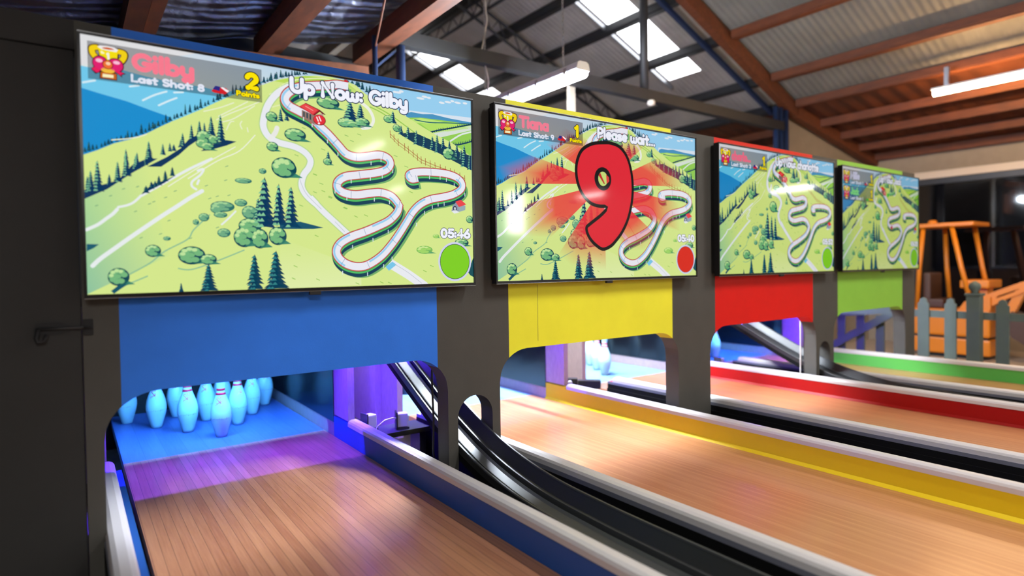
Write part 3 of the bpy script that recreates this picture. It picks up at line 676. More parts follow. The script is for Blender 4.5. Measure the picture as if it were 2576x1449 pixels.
ART_TROPHY=[
('s',[(29.6,23.4),(21,26.6),(21.7,37.1),(27.5,45.1),(30.9,47.5)],15,(60,14,20)),
('s',[(69.8,25.1),(80.5,27.2),(80.8,35.5),(74.8,46.9),(70.3,47.7)],15,(60,14,20)),
('p',[(29.8,21.4),(34.9,17.1),(48.8,15.9),(62.9,16.6),(70.8,20.8),(70.4,43.5),(56.1,50.2),(44.7,50.2),(34.4,43.9)],(60,14,20),1),
('l',),
('s',[(28.8,23.8),(21.2,26.8),(21.8,37),(27.5,45.1),(30.9,47)],11,(240,206,20)),
('s',[(70.7,25.5),(80,27.5),(80.3,35.5),(74.8,45.8),(70.8,46.6)],11,(240,206,20)),
('p',[(31,22.1),(69,22.1),(67.3,42),(56.1,48.1),(44.8,48.1),(35.8,42.1)],(242,220,10),1),
('l',),
('p',[(31,21.6),(34.9,18.2),(48.8,16.9),(62,17.5),(69.4,21.5),(66.2,27.3),(52.1,27.3),(38.2,26.4)],(238,236,236),1),
('l',),
('p',[(38.7,22.2),(48.8,19.8),(57.5,20.7),(63.6,23.1),(52.2,24.8),(42.6,24.5)],(206,88,14),1),
('p',[(36.4,31.3),(38.2,29.4),(43.7,33),(43.3,35.1),(38,36.1)],(250,248,200),1),
('p',[(47.7,32.3),(52.1,31.4),(53.1,46.6),(49.2,46.3),(48.4,37.2),(46.7,35.5)],(240,240,235),1),
('e',35.5,56.9,15.135135135135135,16.666666666666668,(50,6,40)),
('e',63.9,57,15.945945945945946,15.972222222222221,(50,6,40)),
('p',[(17.6,72.2),(24.6,64.4),(37.4,70.8),(33.8,77.5),(26,81.9)],(50,6,40),1),
('p',[(60.1,70),(69.1,66.5),(83.3,72.9),(75.6,76.2),(75.9,81.9)],(50,6,40),1),
('p',[(33.9,74.5),(66.3,74.7),(66,90.3),(33.2,90.4)],(70,20,16),1),
('e',49.6,70.8,15,8,(90,50,10)),
('l',),
('e',35.5,56.9,13.513513513513512,14.722222222222221,(224,30,110)),
('e',63.9,57,14.054054054054053,13.88888888888889,(224,30,110)),
('p',[(19.2,71.7),(25,66.3),(35.2,71.2),(32.5,76.7),(27.3,78.6)],(230,30,90),1),
('p',[(62.3,70.2),(69,68),(79.7,72.4),(73.8,75),(74.2,78.5)],(230,30,90),1),
('p',[(36,75.9),(64.9,75.9),(64.7,88.3),(35.3,88)],(196,96,24),1),
('e',49.2,70.4,13,6,(240,190,60)),
('l',),
('e',33.4,51.4,6.486486486486486,4.166666666666667,(250,190,215)),
('e',65.8,50.7,6.486486486486486,3.888888888888889,(250,190,215)),
('e',49.1,57.8,10,10,(110,20,10)),
('p',[(39.4,79.1),(59.5,78.9),(59.4,85.6),(38.8,86.4)],(246,240,190),1),
('l',),
('e',49.1,57.8,8.6,8.6,(236,110,50)),
('l',),
('e',50,55.4,4.5,3.6,(250,210,170)),
]
ART_SLED=[
('p',[(258.1,83.4),(267.1,71.4),(291.5,71.2),(298.1,78.5),(289,86.6),(264.6,86)],(210,30,40),1),
('l',),
('p',[(261.5,78.2),(267.1,69.5),(278.1,69.7),(276.9,80.6)],(40,40,130),1),
('p',[(279.2,71.9),(283.7,70),(298.2,77.3),(293.6,81.6)],(245,240,245),1),
]
ART_NINE=[
('r',[(475.9,221),(202.7,103.3),(292.2,38.5),(392.9,64.5)],(232,44,56),(214,60,40)),
('r',[(475.9,221),(36,249.8),(4.7,196.4),(134.2,145.9)],(232,44,56),(214,60,40)),
('r',[(475.9,221),(220.2,420),(106,417.2),(100.6,315.9)],(232,44,56),(214,60,40)),
('r',[(475.9,221),(482.1,534.2),(317.2,517.3),(255.9,477.2)],(232,44,56),(214,60,40)),
('r',[(475.9,221),(687.9,460),(599.1,465.3),(549,430.4)],(232,44,56),(214,60,40)),
('r',[(475.9,221),(901.7,269.1),(902.5,383.2),(772.3,364.8)],(232,44,56),(214,60,40)),
('r',[(475.9,221),(786.5,95.3),(926,142.4),(926.5,202.4)],(232,44,56),(214,60,40)),
('r',[(475.9,221),(561.9,61),(648.5,36.7),(701,56.7)],(232,44,56),(214,60,40)),
('r',[(475.9,221),(772.5,412.3),(687.9,460),(665.2,439.5)],(232,44,56),(214,60,40)),
('l',),
('l',),
('p',[(478.9,64.9),(490.5,63.7),(500.5,62.9),(510,62.8),(519.9,63.5),(530.5,64.7),(541.2,66.6),(551.8,69.3),(561.9,73.4),(571.6,78.9),(581,85.7),(589.8,93.5),(597.7,102.4),(604.7,112.3),(610.9,123.2),(616.4,135.2),(621.1,148.2),(625.1,162.6),(628.5,178.2),(630.9,194.4),(632.3,210.7),(632.6,227),(631.9,243.6),(630.3,260.3),(627.5,277),(623.5,294),(618.4,311.3),(612.4,328.2),(605.9,343.8),(598.7,358.1),(590.7,371.4),(582.2,383.7),(573.7,395),(565,405.3),(556,414.5),(547.1,422.9),(538.5,430.5),(530.6,437.3),(523.3,443.3),(515.7,448.5),(507.3,453),(497.6,457.2),(487.2,460.9),(476.5,463.4),(466.3,464),(456.6,462.2),(447.2,458.4),(438.1,453.6),(429.5,448.5),(421.3,443.2),(413.4,437.3),(406.2,431),(399.9,424.7),(394.5,418.2),(390,411.5),(386.3,404.8),(383.7,398.6),(382,392.7),(381.3,387.1),(381.6,381.9),(383,377.2),(385.1,373.7),(388.1,371.2),(392.7,368.3),(399.8,363.8),(411,356.9),(425.3,348.4),(440,339.6),(452.6,331.7),(462.7,324.5),(471.7,317.6),(479,311.7),(484.2,307.5),(477.4,307.9),(467.7,308.5),(456.6,308.8),(445.8,308.2),(435.3,306.8),(424.4,304.9),(413.5,302),(403,297.6),(392.6,291.4),(382.3,283.8),(372.6,275.2),(364.2,266.2),(357.1,256.7),(351.1,246.6),(346.1,236),(342,225.1),(338.8,213.8),(336.5,202),(335.3,190.1),(335.1,178.6),(336.1,167.4),(338.1,156.4),(341.1,145.7),(345.1,135.5),(349.8,125.9),(355.3,116.7),(362.1,108),(370.4,100.1),(380.6,92.8),(392.5,86),(405.4,80.1),(418.9,75.1),(433.5,71.3),(449.4,68.5),(465,66.5)],(14,12,14),1),
('l',),
('p',[(480.3,77.3),(491.5,76.1),(501,75.4),(509.7,75.3),(518.8,76),(528.6,77.1),(538.4,78.7),(547.7,81.1),(556.5,84.7),(564.9,89.5),(573.1,95.4),(580.9,102.3),(587.9,110.2),(594.2,119),(599.8,128.9),(604.8,139.9),(609.2,152),(613,165.5),(616.2,180.4),(618.5,195.9),(619.8,211.4),(620.1,226.9),(619.5,242.7),(617.9,258.6),(615.2,274.6),(611.4,290.9),(606.5,307.5),(600.8,323.7),(594.6,338.6),(587.7,352.1),(580.1,364.7),(572,376.4),(563.9,387.2),(555.7,396.9),(547.2,405.7),(538.6,413.8),(530.3,421.1),(522.8,427.6),(516,433.1),(509.2,437.8),(501.8,441.8),(493.2,445.5),(483.9,448.8),(475,451),(467.1,451.5),(459.7,450.1),(452,446.9),(444,442.6),(436.1,437.9),(428.5,433),(421.2,427.5),(414.7,421.9),(409.1,416.3),(404.5,410.7),(400.6,404.9),(397.6,399.3),(395.5,394.4),(394.3,390.2),(393.8,386.7),(393.9,383.9),(394.5,382.1),(394.8,381.6),(395.9,380.9),(399.5,378.8),(406.3,374.5),(417.4,367.6),(431.8,359.1),(446.7,350.2),(459.5,342.1),(470,334.7),(479.3,327.5),(488.4,319.9),(495.6,302.4),(479,295.5),(467.4,296),(456.9,296.3),(446.8,295.7),(437.3,294.5),(427.4,292.8),(417.8,290.2),(408.6,286.4),(399.5,281),(390.2,274.1),(381.4,266.3),(373.8,258.2),(367.5,249.7),(362.1,240.7),(357.6,231.1),(353.9,221.2),(351,210.9),(348.9,200.1),(347.8,189.4),(347.6,179),(348.4,169),(350.3,159.2),(353,149.6),(356.6,140.5),(360.7,131.9),(365.5,123.9),(371.2,116.6),(378.4,109.7),(387.4,103.3),(398.2,97.1),(410.1,91.6),(422.6,87),(436.3,83.5),(451.5,80.8),(466.6,78.9)],(224,36,52),1),
('l',),
('e',471.1,202.8,42.1,42.3,(14,12,14)),
('l',),
('e',471.1,202.8,23.6,26.2,(198,220,120)),
('l',),
('p',[(475.9,221),(448.9,191.3),(457.6,181),(481.3,220.6)],(190,40,40),1),
('p',[(489.5,220.1),(487.3,186),(501,194.8),(503.1,209.4)],(224,60,60),1),
]
# ------------------------------------------------------------------ the television pictures
def arc(cx, cy, rx, ry, a0, a1, n=10): return [(cx + rx * math.cos(math.radians(a0 + (a1 - a0) * i / n)), cy + ry * math.sin(math.radians(a0 + (a1 - a0) * i / n))) for i in range(n + 1)]
# bubble letters as round strokes: (advance, [strokes]); baseline 0, capital height 1
G = {
 'G': (.80, [arc(.40, .5, .36, .45, 42, 325, 14) + [(.70, .44), (.46, .44)]]),
 'U': (.74, [[(.06, .95), (.06, .38)] + arc(.36, .36, .30, .32, 180, 360) + [(.66, .95)]]),
 'N': (.80, [[(.07, .03), (.07, .95), (.68, .05), (.68, .95)]]),
 'L': (.56, [[(.07, .95), (.07, .05), (.50, .05)]]),
 'S': (.64, [arc(.31, .72, .24, .22, 35, 270, 10) + arc(.31, .26, .26, .22, 90, -145, 10)]),
 'T': (.72, [[(.04, .92), (.64, .92)], [(.34, .9), (.34, .05)]]),
 'P': (.66, [[(.08, .03), (.08, .93)] + arc(.28, .68, .27, .25, 90, -90) + [(.08, .43)]]),
 'M': (.92, [[(.07, .03), (.10, .95), (.44, .35), (.78, .95), (.82, .03)]]),
 'J': (.56, [[(.44, .95), (.44, .28)] + arc(.24, .26, .20, .22, 0, -170)]),
 'a': (.60, [arc(.27, .30, .23, .27, 0, 360, 14), [(.50, .55), (.50, .04)]]),
 'b': (.60, [arc(.29, .30, .23, .27, 0, 360, 14), [(.06, .98), (.06, .06)]]),
 'p': (.60, [arc(.29, .30, .23, .27, 0, 360, 14), [(.06, .55), (.06, -.30)]]),
 'c': (.52, [arc(.29, .30, .24, .27, 50, 310, 12)]),
 'e': (.58, [[(.06, .32), (.48, .36)] + arc(.28, .31, .23, .28, 20, 310, 12)]),
 'h': (.60, [[(.06, .98), (.06, .03)], [(.06, .3)] + arc(.27, .34, .21, .23, 180, 0) + [(.48, .03)]]),
 'n': (.60, [[(.06, .56), (.06, .03)], [(.06, .3)] + arc(.27, .34, .21, .23, 180, 0) + [(.48, .03)]]),
 'i': (.20, [[(.06, .56), (.06, .03)], [(.06, .90), (.06, .92)]]),
 'l': (.20, [[(.06, .98), (.06, .03)]]),
 'k': (.56, [[(.06, .98), (.06, .03)], [(.44, .55), (.10, .28), (.46, .03)]]),
 'o': (.64, [arc(.30, .30, .25, .27, 0, 360, 14)]),
 'r': (.42, [[(.06, .56), (.06, .03)], [(.06, .3)] + arc(.24, .34, .18, .22, 180, 60, 6)]),
 's': (.48, [arc(.23, .43, .17, .13, 35, 270, 8) + arc(.23, .16, .18, .13, 90, -145, 8)]),
 't': (.46, [[(.20, .86), (.20, .05), (.32, .05)], [(.02, .58), (.40, .58)]]),
 'w': (.80, [[(.05, .55)] + arc(.21, .22, .16, .19, 180, 360, 8) + [(.37, .45)] + arc(.53, .22, .16, .19, 180, 360, 8) + [(.69, .55)]]),
 'y': (.60, [[(.06, .56), (.06, .32)] + arc(.27, .28, .21, .22, 180, 360, 8) + [(.48, .56)], [(.48, .5), (.48, -.08)] + arc(.28, -.10, .20, .18, 0, -140, 8)]),
 ':': (.22, [[(.07, .12), (.07, .14)], [(.07, .52), (.07, .54)]]), '.': (.22, [[(.07, .06), (.07, .07)]]), ' ': (.30, []),
 '0': (.66, [arc(.30, .5, .25, .44, 0, 360, 16)]), '1': (.36, [[(.04, .78), (.20, .95), (.20, .04)]]),
 '2': (.64, [arc(.29, .68, .25, .26, 165, -30, 10) + [(.08, .06), (.54, .06)]]),
 '3': (.60, [arc(.27, .72, .22, .22, 150, -80, 8) + arc(.27, .28, .24, .24, 80, -150, 8)]),
 '4': (.66, [[(.42, .04), (.42, .94), (.04, .30), (.58, .30)]]),
 '5': (.62, [[(.50, .93), (.12, .93), (.10, .55)] + arc(.28, .31, .25, .26, 110, -150, 10)]),
 '6': (.64, [[(.42, .94), (.12, .48)] + arc(.30, .29, .25, .25, 150, -210, 14)]),
 '8': (.62, [arc(.28, .72, .20, .20, 0, 360, 12), arc(.28, .27, .24, .24, 0, 360, 12)]),
 '9': (.62, [arc(.28, .66, .23, .27, 0, 360, 14), [(.51, .66), (.46, .25), (.30, .04)]]),
}
class Picture:
    """flat coloured shapes stacked in hair-thin layers on the face of a screen; x 0..1000, y 0..562.5 downwards"""
    DZ = 3.2e-5
    def __init__(s, w, h): s.w, s.h = w, h; s.v = []; s.f = []; s.c = []; s.z = 0; s.rnd = random.Random(5)
    def lay(s): s.z += 1
    def tri(s, pts, cols):
        a, b, c = pts
        if (b[0] - a[0]) * (c[1] - a[1]) - (b[1] - a[1]) * (c[0] - a[0]) > 0: pts = (a, c, b); cols = (cols[0], cols[2], cols[1])
        n = len(s.v)
        for (x, y), q in zip(pts, cols):
            x = min(1000, max(0, x)); y = min(562.5, max(0, y))
            s.v.append((x / 1000 * s.w, -s.z * s.DZ, s.h - y / 562.5 * s.h)); s.c.append(q)
        s.f.append((n, n + 1, n + 2))
    @staticmethod
    def col(c, a=1): return (*lin(c), a)
    def poly(s, pts, col, a=1):
        q = s.col(col, a)
        for t in tessellate_polygon([[Vector((x, y, 0)) for x, y in pts]]): s.tri([pts[i] for i in t], (q, q, q))
    def grad(s, pts, cols):
        cs = [s.col(c) for c in cols]
        s.tri((pts[0], pts[1], pts[2]), (cs[0], cs[1], cs[2])); s.tri((pts[0], pts[2], pts[3]), (cs[0], cs[2], cs[3]))
    def ell(s, cx, cy, rx, ry, col, n=26, a=1):
        q = s.col(col, a); p = [(cx + rx * math.cos(2 * PI * i / n), cy + ry * math.sin(2 * PI * i / n)) for i in range(n)]
        for i in range(n): s.tri(((cx, cy), p[i], p[(i + 1) % n]), (q, q, q))
    def smooth(s, pts, k=5):
        if len(pts) < 3: return list(pts)
        P = [pts[0]] + list(pts) + [pts[-1]]; out = []
        for i in range(1, len(P) - 2):
            p0, p1, p2, p3 = P[i - 1], P[i], P[i + 1], P[i + 2]
            for j in range(k):
                t = j / k; t2 = t * t; t3 = t2 * t
                out.append(tuple(0.5 * (2 * p1[m] + (p2[m] - p0[m]) * t + (2 * p0[m] - 5 * p1[m] + 4 * p2[m] - p3[m]) * t2 + (3 * p1[m] - p0[m] - 3 * p2[m] + p3[m]) * t3) for m in (0, 1)))
        return out + [tuple(pts[-1])]
    def stroke(s, pts, wd, col, sm=True, cap=True, a=1):
        if sm: pts = s.smooth(pts)
        q = s.col(col, a); r = wd / 2; L = []; R = []; n = len(pts)
        for i, p in enumerate(pts):
            a_ = pts[max(i - 1, 0)]; b_ = pts[min(i + 1, n - 1)]; dx, dy = b_[0] - a_[0], b_[1] - a_[1]; l = math.hypot(dx, dy) or 1
            L.append((p[0] - dy / l * r, p[1] + dx / l * r)); R.append((p[0] + dy / l * r, p[1] - dx / l * r))
        for i in range(n - 1):
            s.tri((L[i], R[i], R[i + 1]), (q, q, q)); s.tri((L[i], R[i + 1], L[i + 1]), (q, q, q))
        if cap and wd > 3.5:
            for p in (pts if not sm else (pts[0], pts[-1])): s.ell(p[0], p[1], r, r, col, 12)
    def tree(s, x, y, h, wd, k):
        R = s.rnd; dk = [(12, 56, 92), (16, 66, 86), (10, 62, 86)][k % 3]; lt = [(128, 196, 150), (84, 150, 128), (50, 130, 132)][k % 3]
        n = 4 if h < 18 else (6 if h < 40 else 9); q = s.col(dk); ql = s.col(lt)
        for i in range(n):
            t0 = i / n * .92; t1 = min(1, (i + 1.5) / n); hw = wd / 2 * (t1 ** .8) * (.85 + .3 * R.random())
            ya, yb = y - h * (1 - t0), y - h * (1 - t1); sk = (R.random() - .5) * wd * .06
            s.tri(((x, ya), (x - hw, yb + h * .015), (x + hw * .2, yb - h * .02)), (q, q, q)); s.tri(((x, ya), (x + hw, yb + h * .015), (x - hw * .2, yb - h * .02)), (q, q, q))
        if h > 9:
            s.z += .5
            for i in range(n):
                t1 = (i + 1.1) / n; hw = wd / 2 * (t1 ** .8); yb = y - h * (1 - t1)
                if k == 1 and R.random() < .5: continue
                for _ in range(3 if h > 25 else 1):
                    px = x - hw * (.1 + .62 * R.random()); d = max(.9, wd * .125)
                    s.tri(((px, yb - h / n * .75), (px - d, yb - h / n * .1), (px + d * .7, yb - h / n * .16)), (ql, ql, ql))
            s.z -= .5
    def bush(s, cx, cy, rx, ry, k=0):
        R = s.rnd; dk, md, lt = [((14, 70, 84), (116, 182, 124), (190, 226, 156)), ((40, 110, 104), (112, 172, 132), (164, 210, 150)), ((14, 70, 84), (112, 182, 114), (188, 226, 146)), ((120, 184, 92), (160, 212, 104), (206, 232, 150))][k]
        s.ell(cx, cy, rx, ry, dk)
        if k != 1: s.poly([(cx, cy + ry * .95), (cx + rx * .6, cy + ry * .3), (cx + rx * 1.5, cy + ry * .85)], (90, 160, 110) if k == 3 else (60, 134, 110))
        n = 9 if rx > 10 else 5
        s.z += .25
        for i in range(n):
            a = 2 * PI * i / n + .4; rr = .58; f = .33 if rx > 10 else .4
            if math.cos(a) > .5 and math.sin(a) > .1: continue
            s.ell(cx + rx * rr * math.cos(a) - rx * .05, cy + ry * rr * math.sin(a) - ry * .06, rx * f, ry * f * .9, md, 14)
        s.ell(cx - rx * .08, cy - ry * .05, rx * .3, ry * .27, md, 14)
        s.z += .25
        for i in range(n):
            a = 2 * PI * i / n + .4
            if math.sin(a) > .35 or math.cos(a) > .7: continue
            s.ell(cx + rx * .56 * math.cos(a) - rx * .1, cy + ry * .56 * math.sin(a) - ry * .14, rx * .21, ry * .19, lt, 12)
        s.z -= .5
    def track(s, pts, wd):
        c = s.smooth(pts, 6); sh = lambda d, e=0: [(x + e, y + d) for x, y in c]
        S = lambda p, w_, cl: s.stroke(p, w_, cl, sm=False, cap=False)
        s.lay(); s.stroke([(x + 8, y + 19) for x, y in c[:]], wd, (112, 172, 104), False, False)
        s.lay(); S(sh(16, 1), wd + 1, (12, 62, 86)); s.lay(); S(sh(12), wd + 1, (12, 62, 86))
        s.lay(); S(sh(6.5), wd + 2.4, (24, 84, 70)); s.lay(); S(sh(6), wd + 1.2, (84, 196, 104)); s.lay(); S(sh(3), wd + 1, (66, 170, 90))
        s.lay(); S(c, wd + 2.2, (50, 30, 70)); s.lay(); S(c, wd + 1, (224, 84, 66)); s.lay(); S(c, wd - 2.6, (92, 40, 90)); s.lay(); S(c, wd - 3.8, (232, 232, 242))
        s.lay()
        off = []
        for i, p in enumerate(c):
            a_, b_ = c[max(i - 1, 0)], c[min(i + 1, len(c) - 1)]; dx, dy = b_[0] - a_[0], b_[1] - a_[1]; l = math.hypot(dx, dy) or 1
            nx, ny = dy / l, -dx / l
            if nx > 0: nx, ny = -nx, -ny
            off.append((p[0] + nx * wd * .26, p[1] + ny * wd * .26))
        run = []
        for i, (p, o_) in enumerate(zip(c, off)):
            if o_[0] - p[0] < -wd * .10: run.append(o_)
            else:
                if len(run) > 2: S(run, wd * .22, (150, 206, 240))
                run = []
        if len(run) > 2: S(run, wd * .22, (150, 206, 240))
        s.lay()
        for i in range(14, len(c) - 2, 14):
            p = c[i]; dx, dy = c[i + 1][0] - p[0], c[i + 1][1] - p[1]; l = math.hypot(dx, dy) or 1
            s.stroke([(p[0] - dy / l * wd * .4, p[1] + dx / l * wd * .4), (p[0] + dy / l * wd * .4, p[1] - dx / l * wd * .4)], 1, (90, 130, 170), False, False)
    def run(s, L, dx=0, dy=0):
        T = lambda P: [(x + dx, y + dy) for x, y in P]
        for c in L:
            k = c[0]
            if k == 'l': s.lay()
            elif k == 'p': s.poly(T(c[1]), c[2], c[3])
            elif k == 'g': s.grad(c[1], c[2])
            elif k == 's': s.stroke(T(c[1]), c[2], c[3])
            elif k == 'e': s.ell(c[1] + dx, c[2] + dy, c[3], c[4], c[5])
            elif k == 't': s.tree(*c[1:])
            elif k == 'b': s.bush(*c[1:])
            elif k == 'k': s.track(c[1], c[2])
            elif k == 'r':
                p = c[1]; ctr = p[0]; a, b = s.col(c[2], .97), s.col(c[3], .0); md = s.col(c[2], .9)
                for i in range(1, len(p) - 1):
                    m1 = tuple(ctr[j] + (p[i][j] - ctr[j]) * .62 for j in (0, 1)); m2 = tuple(ctr[j] + (p[i + 1][j] - ctr[j]) * .62 for j in (0, 1))
                    s.tri((ctr, m1, m2), (a, md, md)); s.tri((m1, p[i], p[i + 1]), (md, b, b)); s.tri((m1, p[i + 1], m2), (md, b, md))
    def text(s, t, x, y, h, width, col, r=.135, out=None, ow=.05):
        adv = sum(G[ch][0] + .06 for ch in t) or 1; k = width / adv
        passes = ([(r + ow, out)] if out else []) + [(r, col)]
        for rr, cl in passes:
            px = x
            for ch in t:
                a, st = G[ch]
                for ln in st:
                    pts = [(px + q[0] * k, y - q[1] * h) for q in ln]
                    s.stroke(pts, 2 * rr * h, cl, False, True)
                px += (a + .06) * k
            s.lay()
    def build(s, name, m, parent):
        me = bpy.data.meshes.new(name); me.from_pydata(s.v, [], s.f)
        at = me.color_attributes.new('picture', 'FLOAT_COLOR', 'POINT')
        at.data.foreach_set('color', [k for q in s.c for k in q])
        me.materials.append(m); me.update()
        o = bpy.data.objects.new(name, me); COL.objects.link(o); o.parent = parent
        return o

def score_box(p, y0, name, ncol, shot, pts, red=False, sled=True, nw=131):
    p.poly([(12.4, y0), (375.5, y0), (375.5, y0 + 82), (12.4, y0 + 82)], (60, 24, 34) if red else (44, 46, 54), .62 if red else .58); p.lay()
    p.run(ART_TROPHY, 0, y0 - 12)
    p.lay(); p.text(name, 98, y0 + 47, 35, nw - 4, ncol, .165)
    p.text('Last Shot: ' + shot, 93, y0 + 75, 15.5, 152, (222, 226, 240), .165)
    if sled: p.run(ART_SLED, 0, y0 - 12); p.lay()
    p.text(pts, 339, y0 + 52, 37, 30 if pts == '2' else 22, (250, 226, 8), .17, (14, 12, 14), .06)
    p.text('Points', 315, y0 + 72, 11, 55, (250, 226, 8), .18, (14, 12, 14), .10)

def make_picture(i, w_, h_):
    p = Picture(w_, h_)
    p.run(ART_SCENE); p.lay()
    NAVY = (26, 40, 84); WH = (238, 240, 250)
    title = ['Up Now: Gilby', 'Please wait...', 'Up Now: charlotte', 'Up Now: Jack'][i]
    if i == 1: p.run(ART_NINE[:9]); p.lay()
    if i < 3: score_box(p, 12, ['Gilby', 'Tiana', 'charlo...'][i], (246, 122, 142) if i == 0 else (242, 126, 148), ['8', '9', '3'][i], ['2', '1', '1'][i], i == 1, nw=[131, 128, 150][i])
    else:
        score_box(p, 12, 'Millie', (214, 214, 236), '1', '1', nw=110)
        score_box(p, 98, 'Jack', (150, 226, 150), '1', '1', sled=False, nw=100)
        p.ell(296, 168, 13, 7, (40, 190, 60)); p.lay()
    p.text(title, 447, 55.5, 37, [338, 312, 400, 300][i], WH, .15, NAVY, .065)
    if i == 1:
        p.run(ART_NINE[9:]); p.lay()
    if i == 2: p.ell(537, 118, 12, 14, (226, 50, 60)); p.lay(); p.stroke([(532, 106), (540, 130)], 3, (250, 236, 240), False); p.lay()
    if i == 3: p.ell(560, 128, 13, 12, (60, 200, 70)); p.lay(); p.ell(610, 318, 14, 12, (190, 40, 80)); p.lay()
    p.text(['05:46', '05:40', '05:52', '05:32'][i], 886, 424, 26, 106, WH, .165, NAVY, .06)
    p.ell(933, 497, 58.5, 59.5, (206, 210, 236), 48); p.lay()
    p.ell(933, 497, 52.5, 53.5, (30, 70, 40) if i != 1 else (110, 20, 20), 48); p.lay(); p.ell(933, 497, 51, 52, (126, 206, 34) if i != 1 else (218, 40, 24), 48); p.lay()
    return p

TVX = [(.044, 1.468), (1.597, 3.043), (3.273, 4.690), (4.823, 6.215)]
TVZ = [(1.132, 1.941), (1.134, 1.947), (1.134, 1.945), (1.1365, 1.938)]
SAY = ['largest nearest wall television showing a hill slide picture and two points, above the blue panel', 'wall television showing a big red number nine, above the yellow panel',
       'third wall television showing a hill slide picture, above the red panel', 'farthest wall television with two stacked score boxes, above the lime green panel']
for i, ((x0, x1), (z0, z1)) in enumerate(zip(TVX, TVZ)):
    tw, th = x1 - x0, z1 - z0
    t = thing('wall_television', SAY[i], 'television', (x0, 0.0, z0), group='televisions above the lanes')
    b = MB(); e = .008
    b.box(-e, tw + e, -.006, .030, -e - .004, 0); b.box(-e, tw + e, -.006, .030, th, th + e - .002); b.box(-e, 0, -.006, .030, 0, th); b.box(tw, tw + e, -.006, .030, 0, th)
    obj('bezel', b, M['bezel'], t)
    obj('bezel_trim', MB().box(-e, tw + e, -.0068, -.002, th + e - .002, th + e + .0005), M['chrome'], t); obj('bezel_trim', MB().box(-e, tw + e, -.0066, -.002, -e - .006, -e - .004), M['chrome'], t)
    obj('back_cover', MB().bbox(.002, tw - .002, .001, .062, .002, th - .002, .012), M['tvback'], t)
    obj('sensor_bump', MB().bbox(tw / 2 - .022, tw / 2 + .022, -.004, .012, -e - .020, -e - .004, .003), M['tvback'], t)
    make_picture(i, tw, th).build('display', screen_mat('television_picture', [1.0, .95, .82, .64][i], [1.0, 1.0, 1.08, 1.15][i]), t)
# ------------------------------------------------------------------ the wall with the lane openings
YF, YB = 0.062, 0.160
OPEN = [(.079, 1.363), (1.647, 2.953), (3.262, 4.549), (4.813, 6.10)]
PAINT = [(.129, 1.313), (1.703, 2.901), (3.315, 4.504), (4.878, 6.042)]
WTOP, OZ, RX, RZ = 2.0, .800, .165, .150
def arch(l, r):
    a = [(l + RX + RX * math.cos(math.radians(t)), OZ - RZ + RZ * math.sin(math.radians(t))) for t in range(180, 89, -10)]
    b = [(r - RX + RX * math.cos(math.radians(t)), OZ - RZ + RZ * math.sin(math.radians(t))) for t in range(90, -1, -10)]
    return a + b
def arch_z(l, r, x):
    if x < l + RX: return OZ - RZ + RZ * math.sqrt(max(0, 1 - ((l + RX - x) / RX) ** 2))
    if x > r - RX: return OZ - RZ + RZ * math.sqrt(max(0, 1 - ((x - r + RX) / RX) ** 2))
    return OZ
fy = lambda a, b, t: (a, YF + (YB - YF) * t, b)
wall = MB()
for k in range(5):
    xl = .030 if k == 0 else PAINT[k - 1][1]; xr = PAINT[k][0] if k < 4 else 6.30
    loop = [(xl, WTOP)]
    if k > 0:
        l, r = OPEN[k - 1]; xs = [xl + (r - xl) * j / 8 for j in range(9)]
        loop += [(x, arch_z(l, r, x)) for x in xs] + [(r, 0)]
    else: loop += [(xl, 0)]
    if k in (1, 3):
        hl, hr = (1.413, 1.602) if k == 1 else (4.597, 4.757); c = (hl + hr) / 2; rr = (hr - hl) / 2; zt = .515 if k == 1 else .515
        loop += [(hl, 0)] + [(c + rr * math.cos(math.radians(t)), zt + rr * math.sin(math.radians(t))) for t in range(180, -1, -12)] + [(hr, 0)]
    if k < 4:
        l, r = OPEN[k]; xs = [l + (xr - l) * j / 8 for j in range(9)]
        loop += [(l, 0)] + [(x, arch_z(l, r, x)) for x in xs] + [(xr, WTOP)]
    else: loop += [(xr, 0), (xr, WTOP)]
    wall.prism(loop, fy)
struct('wall_front', wall, M['wall'], 'dark grey wall with arched openings over the lanes', 'wall')
for k in range(4):
    a, b = PAINT[k]; l, r = OPEN[k]
    pts = [(a, arch_z(l, r, a))] + [q for q in arch(l, r) if a < q[0] < b] + [(b, arch_z(l, r, b)), (b, WTOP), (a, WTOP)]
    o = obj('masking_panel', MB().prism(pts, fy), M[HUE[k]])
    if k == 1: obj('panel_seam', MB().box(1.880, 1.8815, YF - .0005, YF + .002, .83, 1.11), M['wall'], o)
    tag(o, '%s painted masking panel over the lane with the %s rail' % (['blue', 'yellow', 'red', 'lime green'][k], HUE[k]), 'panel', 'painted panels above the lanes')
# black edge strip and cable at the back of the first jamb
for k, lab in ((0, 'thin black cable hanging behind the right side of the blue opening'), (2, 'thin pale cable hanging behind the right side of the red opening')):
    x = OPEN[k][1] - .008; c = MB().tube([(x - .01, .175, .82), (x - .013, .172, .66), (x - .006, .176, .5), (x - .012, .174, .36), (x, .18, .28)], .005, 6)
    tag(obj('hanging_cable', c, M['black'] if k == 0 else M['cable']), lab, 'cable')
